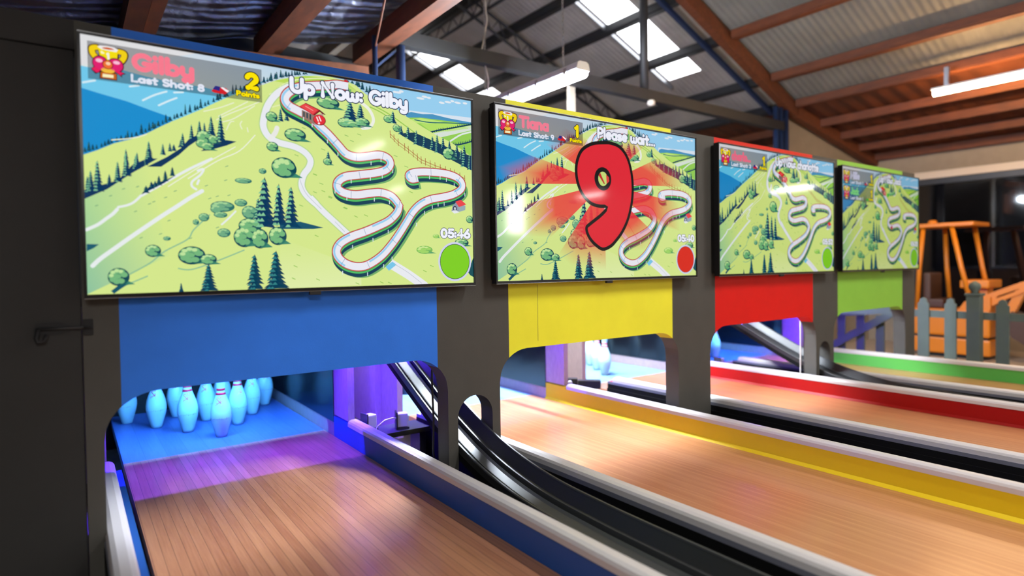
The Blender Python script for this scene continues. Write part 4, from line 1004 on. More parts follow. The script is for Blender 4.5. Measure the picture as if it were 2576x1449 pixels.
# door at the left with a barrel bolt
d = thing('door_1', 'dark flush door at the left end of the wall', 'door', (.0, 0, 0)); d['kind'] = 'structure'
obj('door_leaf', MB().bbox(-.95, .0275, .066, .106, .02, 1.905, .003), M['darkdoor'], d)
bp = obj('bolt_plate', MB().prism([(-.094, 1.025), (-.088, 1.045), (-.03, 1.047), (.0, 1.035), (.0, 1.015), (-.03, 1.008), (-.088, 1.008)], lambda a, b, t: (a, .066 - .006 * t, b)), M['black'], d)
obj('bolt_rod', MB().tube([(-.085, .056, 1.028), (.055, .056, 1.026)], .0055, 10), M['steel'], d)
obj('bolt_handle', MB().tube([(-.082, .054, 1.03), (-.088, .046, 1.0), (-.084, .042, .988), (-.070, .042, .990), (-.062, .05, 1.01)], .006, 8), M['black'], d)
kp = tag(obj('bolt_keeper', MB().bbox(.032, .058, .056, .0625, 1.000, 1.052, .002).tube([(.036, .056, 1.026), (.036, .048, 1.026), (.054, .048, 1.026), (.054, .056, 1.026)], .004, 6), M['black']), 'small black bolt keeper on the wall edge beside the dark door', 'latch')
struct('wall_left', MB().box(-3.2, -.952, YF, YB, 0, WTOP).box(-.955, .030, YF, YB, 1.908, WTOP), M['darkdoor'], 'dark wall left of the door', 'wall')

# ------------------------------------------------------------------ lanes
CAPSEC = [(0, 0), (0, .020), (.006, .030), (.020, .036), (.046, .036), (.060, .030), (.067, .020), (.067, 0)]
YN = -7.5
def lane(k):
    o = OFF[k]; h = HUE[k]
    t = thing('bowling_lane', ['nearest wooden bowling lane with blue bumper rail', 'second wooden bowling lane with yellow bumper rail', 'third wooden bowling lane with red bumper rail', 'farthest wooden bowling lane with green bumper rail'][k], 'bowling lane', (o, 0, 0), group='bowling lanes side by side')
    obj('lane_boards', MB().box(.200, 1.238, YN, 1.368, .17, .220), M['lane' if k == 0 else 'lane2'], t)
    obj('pin_deck', MB().box(.200, 1.238, 1.370, 3.15, .17, .2195), M['deck' if k in (0, 3) else 'deck_lit'], t)
    # right rail: painted board, pale cap, thin ledge at the foot
    R = obj('bumper_rail', MB().box(1.240, 1.275, YN, 1.20, .10, .322).box(1.240, 1.275, .985, 1.20, .322, .336), M['r' + h], t)
    obj('rail_cap', MB().sweep([(1.236 + a, b) for a, b in CAPSEC], [(0, YN, .322), (0, .93, .322), (0, .965, .322)]), M['cap'], R)
    if k in (1, 2): obj('rail_bead', MB().prism([(1.226, .2205), (1.239, .2205), (1.239, .236)], lambda a, b, u: (a, YN + (1.2 - YN) * u, b)), M['r' + h], R)
    # left rail
    Lr = obj('bumper_rail', MB().box(.145, .172, YN, 1.0, .10, .292).box(.080, .142, YN, 1.0, .285, .322), [M['r' + h]], t)
    obj('rail_cap', MB().sweep([(.075 + a, b) for a, b in CAPSEC], [(0, YN, .322), (0, .93, .322), (0, .95, .318)]), M['cap'], Lr)
    obj('rail_side', MB().box(.072, .080, YN, 1.0, .304, .322), M['capside'], Lr)
    obj('gutter_floor', MB().box(.070, .200, YN, 1.05, .08, .10).box(.080, .100, YN, 1.0, .10, .285).box(.070, .0795, YN, 1.0, .10, .3035), M['gutter'], t)
    return t
for k in range(4): lane(k)
# black valleys between the lanes
for k, lab in enumerate(('black valley between the blue rail and the next lane', 'black valley between the yellow rail and the next lane', 'black valley between the red rail and the next lane')):
    x0 = OFF[k] + 1.276; x1 = OFF[k + 1] + .0695
    s = struct('trim_%d' % (k + 1), MB().box(x0, x1, YN, 1.0, .06, .10).box(x0, x0 + .006, YN, 1.0, .10, .318).box(x1 - .006, x1, YN, 1.0, .10, .272), M['gutter'], lab, 'valley')

# ------------------------------------------------------------------ kickbacks, curtains, lights, behind the wall
for k in range(4):
    o = OFF[k]; h = HUE[k]
    for side in (0, 1):
        if side == 1: x0, x1, y0 = o + 1.246, o + 1.284, .985 if k == 0 else 1.0
        else: x0, x1, y0 = o + .088, o + .126, 1.30
        lab = '%s wooden kickback wall beside the pins of the lane with the %s rail' % (('left', 'right')[side], h)
        t = thing('kickback_wall', lab, 'partition', (0, 0, 0), group='kickback walls beside the pins')
        ys = 1.205 if side else 1.5
        if y0 < 1.21 and side: obj('kickback_board', MB().box(x0, x1, ys - .0, 3.2, .10, 1.02).box(x0, x1, y0, ys, .345, 1.02), M['mdf'], t)
        else: obj('kickback_board', MB().box(x0, x1, y0, 3.2, .10, 1.02), M['mdf'], t)
        if side: obj('dark_panel', MB().bbox(x0 - .006, x0 - .0005, ys, 3.1, .30, 1.0, .001), M['gloss'], t)
        else:
            obj('dark_panel', MB().bbox(x1 + .0005, x1 + .006, ys, 3.1, .30, 1.0, .001), M['gloss'], t)
            obj('stud', MB().box(x0 - .045, x0 - .0005, 1.55, 1.63, .10, 1.02), M['mdf'], t)
        obj('cap_board', MB().box(x0 - .01, x1 + .01, y0, 3.2, 1.021, 1.04), M['mdf'], t)
    # pit curtain
    n = 40; c = MB(); vs = []; fs = []
    for i in range(n + 1):
        x = o + .14 + 1.09 * i / n; y = 3.02 + .02 * math.sin(i * 1.3)
        vs += [(x, y, .25), (x, y, 1.0)]
    for i in range(n): fs.append((2 * i, 2 * i + 2, 2 * i + 3, 2 * i + 1))
    c.add(vs, fs, True); c.add([(v[0], v[1] + .006, v[2]) for v in vs], [tuple(reversed(f)) for f in fs], True)
    tag(obj('pit_curtain', c, M['curtain'], fix=False), 'dark curtain behind the pins of the lane with the %s rail' % h, 'curtain', 'pit curtains')
    # led bars, with unseen lids and shields added to block and shape light
    t = thing('led_light_bar', 'violet and blue light bar hidden above the pins of the lane with the %s rail' % h, 'light', (0, 0, 0), group='light bars above the pins')
    obj('lid', MB().box(o + .127, o + 1.245, .80, 3.18 if k in (0, 3) else .90, 1.045, 1.06), M['black'], t)
    obj('front_shield', MB().box(o + .127, o + 1.245, .80, .812, .725, 1.045), M['black'], t)
    obj('back_shield', MB().box(o + .127, o + 1.245, .884, .890, .992, 1.045), M['black'], t)
    obj('violet_strip', MB().box(o + .20, o + 1.19, .848, .866, 1.020, 1.044), M['e_v' if k in (0, 3) else 'e_v2'], t)
    obj('hanger', MB().box(o + .30, o + .32, 1.383, 1.403, .895, 1.045).box(o + .30, o + .32, .90, 1.403, 1.045, 1.055), M['black'], t); obj('hanger', MB().box(o + 1.08, o + 1.10, 1.383, 1.403, .895, 1.045).box(o + 1.08, o + 1.10, .90, 1.403, 1.045, 1.055), M['black'], t)
    obj('blue_strip', MB().box(o + .24, o + 1.15, 1.383, 1.403, .872, .895), M['e_c' if k in (0, 3) else 'e_c2'], t)
    obj('inner_shield', MB().box(o + .127, o + 1.245, 1.362, 1.370, .66 if k in (0, 3) else .835, 1.045 if k in (0, 3) else .905), M['black'], t)
    if k == 0:  # extra strips added to turn the gap boards violet
        obj('violet_strip', MB().box(1.300, 1.395, 1.12, 1.42, 1.020, 1.044), M['e_v'], t); obj('front_shield', MB().box(1.29, 1.41, 1.09, 1.10, .86, 1.045), M['black'], t); obj('lid', MB().box(1.29, 1.41, 1.08, 1.46, 1.045, 1.06), M['black'], t)
        obj('violet_strip', MB().box(o + 1.31, o + 1.66, .830, .850, 1.020, 1.044), M['e_v'], t); obj('front_shield', MB().box(o + 1.30, o + 1.67, .80, .812, .90, 1.045), M['black'], t); obj('lid', MB().box(o + 1.30, o + 1.67, .80, .88, 1.045, 1.06), M['black'], t)

# ------------------------------------------------------------------ pins
PR = [(.026, 0), (.031, .002), (.036, .02), (.0465, .06), (.0555, .095), (.0605, .125), (.0605, .15), (.055, .185), (.044, .218), (.034, .243), (.0262, .268), (.0235, .29), (.0235, .305), (.0262, .325), (.0305, .343), (.0325, .358), (.0315, .372), (.027, .384), (.018, .393), (.006, .397)]
def prad(z):
    for (r0, z0), (r1, z1) in zip(PR, PR[1:]):
        if z0 <= z <= z1: return r0 + (r1 - r0) * (z - z0) / (z1 - z0)
    return .03
def ring(z0, z1, d=.0009, n=28):
    return MB().lathe([(prad(z0), z0), (prad(z0) + d, z0 + .0005), (prad((z0 + z1) / 2) + d, (z0 + z1) / 2), (prad(z1) + d, z1 - .0005), (prad(z1), z1)], n=n)
def on_pin(pts, a0, r, mb, n=5):
    r *= 1.35
    mb.tube([((prad(z) + .0006) * math.cos(a0 + u / .05), (prad(z) + .0006) * math.sin(a0 + u / .05), z) for u, z in pts], r, n)
K = .955
def make_pin():
    t = thing('bowling_pin', 'x', 'bowling pin', (0, 0, 0), group='bowling pins')
    obj('body', MB().lathe(PR, n=36), M['pin'], t)
    obj('neck_band', ring(.262, .276), M['pinred'], t); obj('neck_band', ring(.288, .302), M['pinred'], t)
    m = MB()
    # script lettering: S e, with small mark above and a dash
    S_ = [(.013 * math.cos(math.radians(q)) - .010, .235 + .007 + .007 * math.sin(math.radians(q))) for q in range(30, 271, 30)] + [(.010 * math.cos(math.radians(q)) - .012, .222 + .010 * math.sin(math.radians(q))) for q in range(80, -160, -30)]
    on_pin(S_, 0, .0016, m); on_pin([(.002, .217), (.012, .222), (.014, .229), (.008, .232), (.003, .225), (.006, .214), (.018, .216)], 0, .0015, m)
    on_pin([(.010 + .004 * math.cos(q * .8), .249 + .004 * math.sin(q * .8)) for q in range(9)], 0, .0011, m); on_pin([(-.022, .206), (.016, .205)], 0, .0013, m)
    obj('lettering', m, M['pinred'], t)
    m = MB()
    for i in range(14):
        u = -.055 + .008 * i; on_pin([(u, .118 + .003 * math.sin(i * 2.1)), (u + .004, .124 + .003 * math.cos(i * 1.7))], 0, .0009, m, 4)
    obj('scuff_marks', m, M['pingrey'], t)
    t.scale = (K, K, K)
    return t
s_ = .285; kk = math.sqrt(3) / 2
SPOT = {1: (0, 0), 2: (-.5, kk), 3: (.5, kk), 4: (-1, 2 * kk), 5: (0, 2 * kk), 6: (1, 2 * kk), 7: (-1.5, 3 * kk), 8: (-.5, 3 * kk), 9: (.5, 3 * kk), 10: (1.5, 3 * kk)}
PLAB = {1: 'white bowling pin at the front point of the nearest set, closest to the player', 2: 'white bowling pin just left of the front pin in the nearest set', 3: 'white bowling pin just right of the front pin in the nearest set',
        4: 'white bowling pin second from the left edge of the nearest set', 5: 'white bowling pin in the middle of the nearest set, behind the front pin', 6: 'white bowling pin second from the right edge of the nearest set',
        7: 'white bowling pin at the far left corner of the nearest set, cut by blue panel', 8: 'dim white bowling pin in the back row, left of the middle of the nearest set', 9: 'dim white bowling pin in the back row almost hidden behind the front pin', 10: 'white bowling pin at the far right corner of the nearest set'}
FAR = {(2, 1): 'white bowling pin seen under the yellow panel, front one of three', (2, 3): 'white bowling pin seen under the yellow panel, middle one of three', (2, 6): 'white bowling pin seen under the yellow panel, leftmost of three', (2, 10): 'white bowling pin barely seen under the yellow panel beside the purple board',
       (3, 1): 'single white bowling pin at the left edge of the red opening'}
proto = make_pin(); first = True
for k in range(4):
    for n, (a, b) in SPOT.items():
        if k == 0: lab = PLAB[n]
        elif (k, n) in FAR: lab = FAR[(k, n)]
        else: continue
        pnt = proto if first else copy_tree(proto); first = False
        pnt.location = ([0, 1.606, 3.147, 4.745][k] + .708 + a * s_, 1.61 + b * s_, .2200); pnt.rotation_euler = (0, 0, -PI / 2 - .35 + random.uniform(-.6, .6)); pnt['label'] = lab

# ------------------------------------------------------------------ ball return tracks
def track(xc, lab, f=1.0):
    path = [(1.65, 1.10), (1.10, .84), (.70, .645), (.40, .50), (.20, .415), (.0, .345), (-.2, .295), (-.42, .262), (-.66, .248), (-1.0, .240), (-2.0, .235), (-4.0, .232), (-7.4, .230)]
    pts = [(0, y, z) for y, z in path]
    out = []
    P_ = [pts[0]] + pts + [pts[-1]]
    for i in range(1, len(P_) - 2):
        p0, p1, p2, p3 = P_[i - 1], P_[i], P_[i + 1], P_[i + 2]
        for j in range(5):
            u = j / 5
            out.append(tuple(.5 * (2 * p1[m] + (p2[m] - p0[m]) * u + (2 * p0[m] - 5 * p1[m] + 4 * p2[m] - p3[m]) * u * u + (3 * p1[m] - p0[m] - 3 * p2[m] + p3[m]) * u ** 3) for m in range(3)))
    out.append(pts[-1])
    t = thing('ball_return_track', lab, 'ball track', (xc, 0, 0), group='ball return tracks')
    W = lambda sec: [(a * f, b) for a, b in sec]
    obj('trough', MB().sweep(W([(-.052, .004), (-.040, -.004), (.004, -.004), (.016, .004), (.016, .010), (.004, .002), (-.040, .002), (-.052, .010)]), out), M['tracksheen'], t)
    obj('track_bed', MB().sweep(W([(-.082, -.045), (.088, -.045), (.088, -.012), (-.082, -.012)]), out), M['gutter'], t)
    obj('trough_lip', MB().sweep(W([(-.082, -.012), (-.070, -.012), (-.070, .014), (-.074, .019), (-.082, .019)]), out), M['track'], t)
    obj('lip_edge', MB().sweep(W([(-.082, .0195), (-.070, .0195), (-.072, .024), (-.080, .024)]), out), M['tracksheen'], t)
    obj('step_edge', MB().sweep(W([(.028, .0), (.036, .0), (.036, .026), (.028, .026)]), out), M['tracksheen'], t)
    obj('guard_wall', MB().sweep(W([(.0365, -.011), (.082, -.011), (.088, .070), (.080, .070), (.052, .020), (.0365, .018)]), out), M['track'], t)
    obj('lip_edge', MB().sweep(W([(.079, .0705), (.090, .0705), (.089, .076), (.081, .076)]), out), M['tracksheen'], t)
track(1.500, 'dark ball return track coming down through the first pillar hole')
track(4.674, 'dark ball return track coming down through the far pillar hole beside the red rail', .86)

# ------------------------------------------------------------------ sensors beside the pin decks
def sensor(x, y, z, lab, rz, kind):
    t = thing('pin_sensor', lab, 'sensor', (x, y, z), rz, group='pin sensors behind the wall')
    if kind == 0:
        obj('cover', MB().bbox(-.030, .030, -.030, .030, .0, .075, .005), M['clear'], t)
        obj('mount', MB().box(-.036, -.028, -.034, .034, -.012, .085).box(-.036, .036, -.034, .034, -.012, -.001), M['purple'], t)
    else:
        obj('case', MB().bbox(-.085, .085, -.028, .028, 0, .062, .005), M['purple'], t)
        if kind == 1:
            obj('lens', MB().lathe([(.016, 0), (.016, .004), (.012, .007)], n=20), M['lens'], t)
            t.children[-1].rotation_euler = (PI / 2, 0, 0); t.children[-1].location = (.03, -.028, .033)
        obj('foot', MB().box(-.03, .03, -.02, .02, -.055 if kind == 1 else -.035, 0), M['purple'], t)
t = thing('sensor_shelf', 'dark shelf board holding the two clear sensors behind the blue rail', 'shelf', (0, 0, 0))
obj('shelf_board', MB().box(1.285, 1.66, .80, .985, .262, .290), M['purple'], t); obj('shelf_leg', MB().box(1.30, 1.34, .83, .95, .101, .262), M['purple'], t); obj('shelf_leg', MB().box(1.61, 1.65, .83, .95, .101, .262), M['purple'], t)
sensor(1.352, .940, .303, 'small clear sensor block at the end of the blue rail', .2, 0)
sensor(1.515, .860, .303, 'taller clear sensor block right of the first one, behind the blue rail', -.3, 0)
tag(obj('sensor_cable', MB().tube([(1.345, .86, .292), (1.36, .84, .33), (1.40, .835, .358), (1.45, .84, .362), (1.49, .85, .35)], .004, 6), M['cable']), 'thin white cable looping between the two clear sensors', 'cable')
t = thing('sensor_shelf', 'dark shelf board holding the two dark sensors behind the yellow rail', 'shelf', (1.606, 0, 0))
obj('shelf_board', MB().box(1.285, 1.66, .86, 1.16, .225, .250), M['purple'], t); obj('shelf_leg', MB().box(1.30, 1.34, .9, 1.1, .101, .225), M['purple'], t); obj('shelf_leg', MB().box(1.61, 1.65, .9, 1.1, .101, .225), M['purple'], t)
sensor(2.975, 1.12, .305, 'dark sensor box with a round pale lens at the end of the yellow rail', -.75, 1)
sensor(3.125, 1.03, .285, 'dark sensor box without visible lens right of the yellow rail end', -.75, 2)
t = thing('sensor_shelf', 'dark shelf board holding the sensor behind the red rail', 'shelf', (3.215, 0, 0))
obj('shelf_board', MB().box(1.285, 1.63, .84, 1.0, .262, .290), M['purple'], t); obj('shelf_leg', MB().box(1.30, 1.34, .86, .98, .101, .262), M['purple'], t)
sensor(4.575, .93, .303, 'small clear sensor block behind the red rail', .1, 0)
# ------------------------------------------------------------------ building shell
YC = 2.0
struct('floor', MB().box(-3.3, 10.2, -9.6, 9.2, -.12, 0), M['floor'], 'pale concrete floor', 'floor')
struct('wall_right', MB().box(10.0, 10.15, -9.6, 9.2, 0, .30).box(10.0, 10.15, -9.6, -.05, .3, 2.36).box(10.0, 10.15, 1.46, 9.2, .3, 2.36).box(10.0, 10.15, -9.6, 9.2, 2.36, 2.82), M['beige'], 'beige wall on the right', 'wall')
struct('wall_back', MB().box(-3.3, 10.2, 9.2, 9.35, 0, 5.4), M['beige'], 'beige end wall far behind', 'wall')
struct('wall_rear', MB().box(-3.3, 8.52, -9.75, -9.6, 0, 5.4).box(9.05, 10.2, -9.75, -9.6, 0, 5.4).box(8.52, 9.05, -9.75, -9.6, 0, 2.0).box(8.52, 9.05, -9.75, -9.6, 3.0, 5.4), M['beige'], 'wall behind the players', 'wall')
struct('window_2', MB().box(8.52, 9.05, -9.70, -9.66, 2.0, 3.0), M['e_win'], 'bright daylit window', 'window')
struct('wall_side', MB().box(-3.35, -3.2, -9.6, 9.2, 0, 3.0), M['darkdoor'], 'dark wall at far left', 'wall')
rz = lambda x: 3.2 + (7.7 - x) * .4286
# nave roof: right slope with skylight gaps
def sheet(name, pts, m, lab, t=.012):
    n = len(pts)
    struct(name, MB().add([(x, y, z) for x, y, z in pts] + [(x, y, z + t) for x, y, z in pts], [tuple(range(n)), tuple(range(2 * n - 1, n - 1, -1))] + [(i, i + n, (i + 1) % n + n, (i + 1) % n) for i in range(n)]), m, lab, 'ceiling')
RT = .10
def slope(y0, y1, x0, x1, m, name, lab): sheet(name, [(x0, y0, rz(x0) + RT), (x1, y0, rz(x1) + RT), (x1, y1, rz(x1) + RT), (x0, y1, rz(x0) + RT)], m, lab)
SKY = [(2.70, 3.22), (6.05, 6.55)]
XR = 3.0
slope(-9.6, YC, XR, 7.85, M['roofl'], 'ceiling_light', 'pale corrugated roof over the front of the hall')
slope(YC, SKY[0][0], XR, 7.85, M['roofd'], 'ceiling_middle', 'dark corrugated roof behind the truss')
slope(SKY[0][1], SKY[1][0], XR, 7.85, M['roofd'], 'ceiling_between_skylights', 'dark corrugated roof between the two skylights')
slope(SKY[1][1], 9.2, XR, 7.85, M['roofd'], 'ceiling_far', 'dark corrugated roof beyond the far skylight')
for k, (a, b) in enumerate(SKY):
    hi = XR; lo = 6.72 if k == 0 else 7.85
    slope(a, b, hi, lo, M['e_sky'], 'window_%d' % (3 + k), 'bright translucent skylight strip in the dark roof')
    if k == 0: slope(a, b, lo, 7.85, M['roofd'], 'ceiling_under_sky', 'dark corrugated roof below the skylight')
    struct('trim_%d' % (10 + k), MB().beam((hi, b + .04, rz(hi) + .06), (lo + .1, b + .04, rz(lo + .1) + .06), .035, .05), M['silver'], 'metal strip along the skylight edge', 'trim')
sheet('ceiling_left_slope', [(1.9, -9.6, 4.9), (XR, -9.6, rz(XR) + RT), (XR, 9.2, rz(XR) + RT), (1.9, 9.2, 4.9)], M['roofd'], 'left slope of the hall roof')
struct('wall_clerestory', MB().box(1.9, 1.96, 2.6, 9.2, 3.1, 4.9).box(1.9, 1.96, -9.6, 2.6, 3.12, 4.9), M['beige'], 'upper wall over the left lean-to', 'wall')
# purlins in the nave, round steel pairs along the hall
for j, x in enumerate((3.55, 4.30, 4.94, 5.55, 6.28, 7.10, 7.66)):
    near = M['rust'] if j >= 3 else M['steel']
    z = rz(x) + .045
    def pl(y0, y1, m, lab):
        o = MB().beam((x, y0, z), (x, y1, z), .045, .085); o.beam((x + .035, y0, z - .045), (x + .035, y1, z - .045), .09, .018); struct('roof_purlin', o, m, lab, 'purlin')
    pl(-9.5, YC - .06, M['rust'], 'rust red roof purlin running along the hall')
    pl(YC + .06, 9.1, M['steel'], 'dark steel roof purlin running along the hall')
# truss frame at YC: rafter, tie beam, king post, columns, bracing
struct('rafter', MB().beam((XR, YC, rz(XR) - .02), (7.72, YC, rz(7.72) - .02), .10, .16), M['rust'], 'rust red rafter sloping down to the column', 'beam')
struct('rafter', MB().beam((7.70, YC, 3.17), (9.99, YC, 2.72), .10, .15), M['rust'], 'rust red rafter of the right lean-to', 'beam')
struct('tie_beam', MB().beam((2.05, YC + .02, 2.97), (7.45, YC + .02, 2.945), .09, .11), M['steel'], 'dark steel tie beam across the hall', 'beam')
struct('king_post', MB().tube([(4.87, YC + .02, 2.96), (4.87, YC + .02, rz(4.87))], .045, 14), M['steel'], 'dark round post from tie beam to roof', 'post')
tag(obj('detector_dome', MB().lathe([(.03, .0), (.042, -.02), (.036, -.045), (.012, -.055)], (4.93, YC - .02, 2.905), 16), M['creamtrim']), 'small cream detector under the dark tie beam', 'detector')
struct('rafter', MB().beam((5.02, YC + .25, rz(5.02) - .05), (7.62, YC + .25, rz(7.62) - .05), .05, .05), M['bluesteel'], 'thin blue steel brace beside the rafter', 'beam')
c = MB()
for dx in (-.16, -.06, .07): c.tube([(7.48 + dx, YC + .02, 0), (7.48 + dx, YC + .02, 3.18)], .034, 12)
for q in range(6): c.beam((7.33, YC + .02, .3 + q * .5), (7.55, YC + .02, .6 + q * .5), .02, .02)
struct('column_right', c, M['bluesteel'], 'blue steel lattice column at the far right', 'column')
c = MB()
for dx in (-.15, .06): c.tube([(2.05 + dx, YC + .02, 0), (2.05 + dx, YC + .02, 2.95)], .036 if dx > 0 else .02, 12)
for q in range(8): c.beam((1.91, YC + .02, .2 + q * .36), (2.10, YC + .02, .38 + q * .36), .016, .016)
struct('column_left', c, M['bluesteel'], 'blue steel lattice column behind the blue panel', 'column')
# lattice truss further back and a cross truss along the hall
def lattice(a, b, dep, n, lab):
    a = Vector(a); b = Vector(b); o = MB(); dn = Vector((0, 0, -dep)); o.tube([a, b], .02, 8); o.tube([a + dn, b + dn], .02, 8)
    for i in range(n):
        p = a.lerp(b, i / n); q = a.lerp(b, (i + .5) / n) + dn; r_ = a.lerp(b, (i + 1) / n); o.tube([p, q, r_], .009, 6, False)
    struct('lattice_truss', o, M['steel'], lab, 'truss')
lattice((3.2, 4.35, rz(3.2) - .05), (7.6, 4.35, rz(7.6) - .05), .20, 18, 'dark lattice rafter further back')
lattice((4.25, .2, rz(4.25) - .12), (4.25, 8.8, rz(4.25) - .12), .18, 26, 'dark lattice truss along the hall')
struct('white_post', MB().box(4.00, 4.075, 2.2, 2.24, 0, 3.02), M['cream'], 'white painted post behind the yellow panel', 'post')
for a, b, lab in (((4.6, 1.0, rz(4.6)), (7.5, -1.6, rz(7.5)), 'thin rust brace rod under the right roof'),): struct('brace_rod', MB().tube([a, b], .008, 6), M['rust'], lab, 'rod')
struct('rafter', MB().beam((5.75, -1.05, rz(5.75) - .04), (7.75, -1.05, rz(7.75) - .04), .08, .10), M['rust'], 'rust red rafter above the warm tube lamp', 'beam')
# right lean-to
lz = lambda x: 3.17 - (x - 7.7) * .196
sheet('ceiling_right_lean', [(7.75, -9.6, lz(7.75) + .09), (10.0, -9.6, lz(10) + .09), (10.0, 9.2, lz(10) + .09), (7.75, 9.2, lz(7.75) + .09)], M['rustroof'], 'brown lean-to ceiling over the right side')
for x in (8.3, 8.85, 9.4, 9.9): struct('roof_purlin', MB().beam((x, -9.5, lz(x) + .03), (x, 9.1, lz(x) + .03), .05, .10), M['rust'], 'rust purlin under the right lean-to', 'purlin')
struct('wall_infill', MB().prism([(7.52, 0), (10.0, 0), (10.0, lz(10) - .02), (7.72, lz(7.72) - .02), (7.52, 3.0)], lambda a, b, t: (a, YC + .10 + .06 * t, b)), M['beige'], 'beige infill wall behind the right column', 'wall')
# left lean-to with foil
fz = lambda x: 3.0 - (2.0 - x) * .176
n = 26; mm = 60; vs = []; fs = []
for i in range(n + 1):
    for j in range(mm + 1):
        x = -3.2 + (2.04 + 3.2) * i / n; y = -4.0 + 6.6 * j / mm
        z = fz(x) + .10 - .02 * math.sin(PI * ((x - .33) / .87)) ** 2 + .010 * math.sin(j * 2.3 + i * .7) + .008 * math.sin(j * 5.1 + i * 1.9)
        vs.append((x, y, z))
for i in range(n):
    for j in range(mm): q = i * (mm + 1) + j; fs.append((q, q + 1, q + mm + 2, q + mm + 1))
nv = len(vs); fb = [tuple(i + nv for i in reversed(f)) for f in fs]
struct('ceiling_foil', MB().add(vs, fs, True).add([(a, b, c_ + .004) for a, b, c_ in vs], [tuple(reversed(f)) for f in fs], True), M['foil'], 'crumpled silver foil under the left lean-to roof', 'ceiling')
sheet('ceiling_left_lean', [(-3.3, -9.6, fz(-3.3) + .22), (2.0, -9.6, fz(2.0) + .22), (2.0, 9.2, fz(2.0) + .22), (-3.3, 9.2, fz(-3.3) + .22)], M['roofd'], 'roof of the left lean-to')
for x, lab in ((1.20, 'rust timber beam under the foil, nearer the middle'), (.34, 'rust timber beam under the foil at far left')):
    struct('roof_beam', MB().beam((x, -4, fz(x) + .0), (x, 2.5, fz(x) + .0), .10, .14).beam((x + .10, -4, fz(x) + .03), (x + .10, 2.5, fz(x) + .03), .07, .10), M['rust'], lab, 'beam')
struct('eave_beam', MB().beam((2.0, -4, 2.975), (2.0, 2.55, 2.975), .13, .15), M['rust'], 'thick orange rust eave beam in front of the roof', 'beam')
struct('cross_beam', MB().beam((-3.2, 2.42, fz(-1.0) - .02), (2.0, 2.42, 2.78), .10, .11), M['rust'], 'rust beam across the back of the foil roof', 'beam')
struct('wall_lean_end', MB().box(-3.2, 1.98, 2.62, 2.68, 0, 2.96), M['black'], 'dark end wall under the foil roof', 'wall')
struct('brace_rod', MB().tube([(1.62, 1.15, 2.96), (1.93, 2.1, 2.86)], .007, 6), M['rust'], 'thin rust rod under the foil roof', 'rod')
struct('ceiling_fascia', MB().box(1.60, 2.0, 2.50, 2.58, 2.3, 2.75), M['rust'], 'rust brown board under the eave beam', 'trim')

# ------------------------------------------------------------------ lamps
def chain(x, y, z0, z1, pitch=.026):
    o = MB(); n = int((z1 - z0) / pitch)
    for i in range(n):
        z = z0 + i * pitch; a = (i % 2) * PI / 2; pts = []
        for q in range(9):
            t = 2 * PI * q / 8; u = .007 * math.cos(t); v = .017 * math.sin(t); pts.append((x + u * math.cos(a), y + u * math.sin(a), z + v))
        o.tube(pts, .0024, 5, False)
    return o
def batten(name, lab, x, y0, y1, z, em, chains, group, top, k=1.0):
    t = thing(name, lab, 'ceiling light', (x, (y0 + y1) / 2, z), group=group); L = (y1 - y0) / 2
    sec = [(-.055, .0), (-.060, .012), (-.050, .050), (-.030, .062), (.030, .062), (.050, .050), (.060, .012), (.055, 0)]
    obj('housing', MB().prism(sec, lambda a, b, u: (a * k, -L + 2 * L * u, b * k)), M['lampbody'], t)
    dif = [(-.052, 0), (-.050, -.022), (-.032, -.042), (.032, -.042), (.050, -.022), (.052, 0)]
    obj('diffuser', MB().prism(dif, lambda a, b, u: (a * k, -L + .012 + (2 * L - .024) * u, b * k)), em, t)
    for q in (-.8, -.28, .28, .8): obj('clip', MB().box(-.064 * k, -.056 * k, L * q - .012, L * q + .012, -.012 * k, .034 * k).box(.056 * k, .064 * k, L * q - .012, L * q + .012, -.012 * k, .034 * k), M['silver'], t)
    for yy in chains:
        obj('chain', chain(0, yy - (y0 + y1) / 2, .075, top - z), M['silver'], t)
        obj('hook', MB().tube([(0, yy - (y0 + y1) / 2 - .05, .06), (0, yy - (y0 + y1) / 2, .085), (0, yy - (y0 + y1) / 2 + .05, .06)], .003, 6), M['silver'], t)
    return t
p = batten('pendant_batten', 'white batten lamp hanging on chains behind the yellow panel', 2.90, .81, 2.06, 2.545, M['e_back'], (1.02, 2.03), None, rz(3.0) - .1)
obj('lamp_cord', MB().tube([(.02, .60, .07), (.035, .60, .25), (-.02, .61, .5), (.03, .60, .75), (0, .61, 1.1), (.02, .6, 2.0)], .006, 6), M['cable'], p)
t = thing('tube_lamp', 'warm glowing tube lamp under the right roof edge', 'ceiling light', (7.52, 0, 2.98))
obj('housing', MB().bbox(-.024, .024, -1.0, .36, .034, .060, .006), M['lampbody'], t); obj('tube', MB().tube([(0, -.98, 0), (0, .34, 0)], .028, 14), M['e_warm'], t)
obj('bracket', MB().box(-.02, .02, -.8, -.76, .06, .25).box(-.02, .02, .2, .24, .06, .25), M['silver'], t)
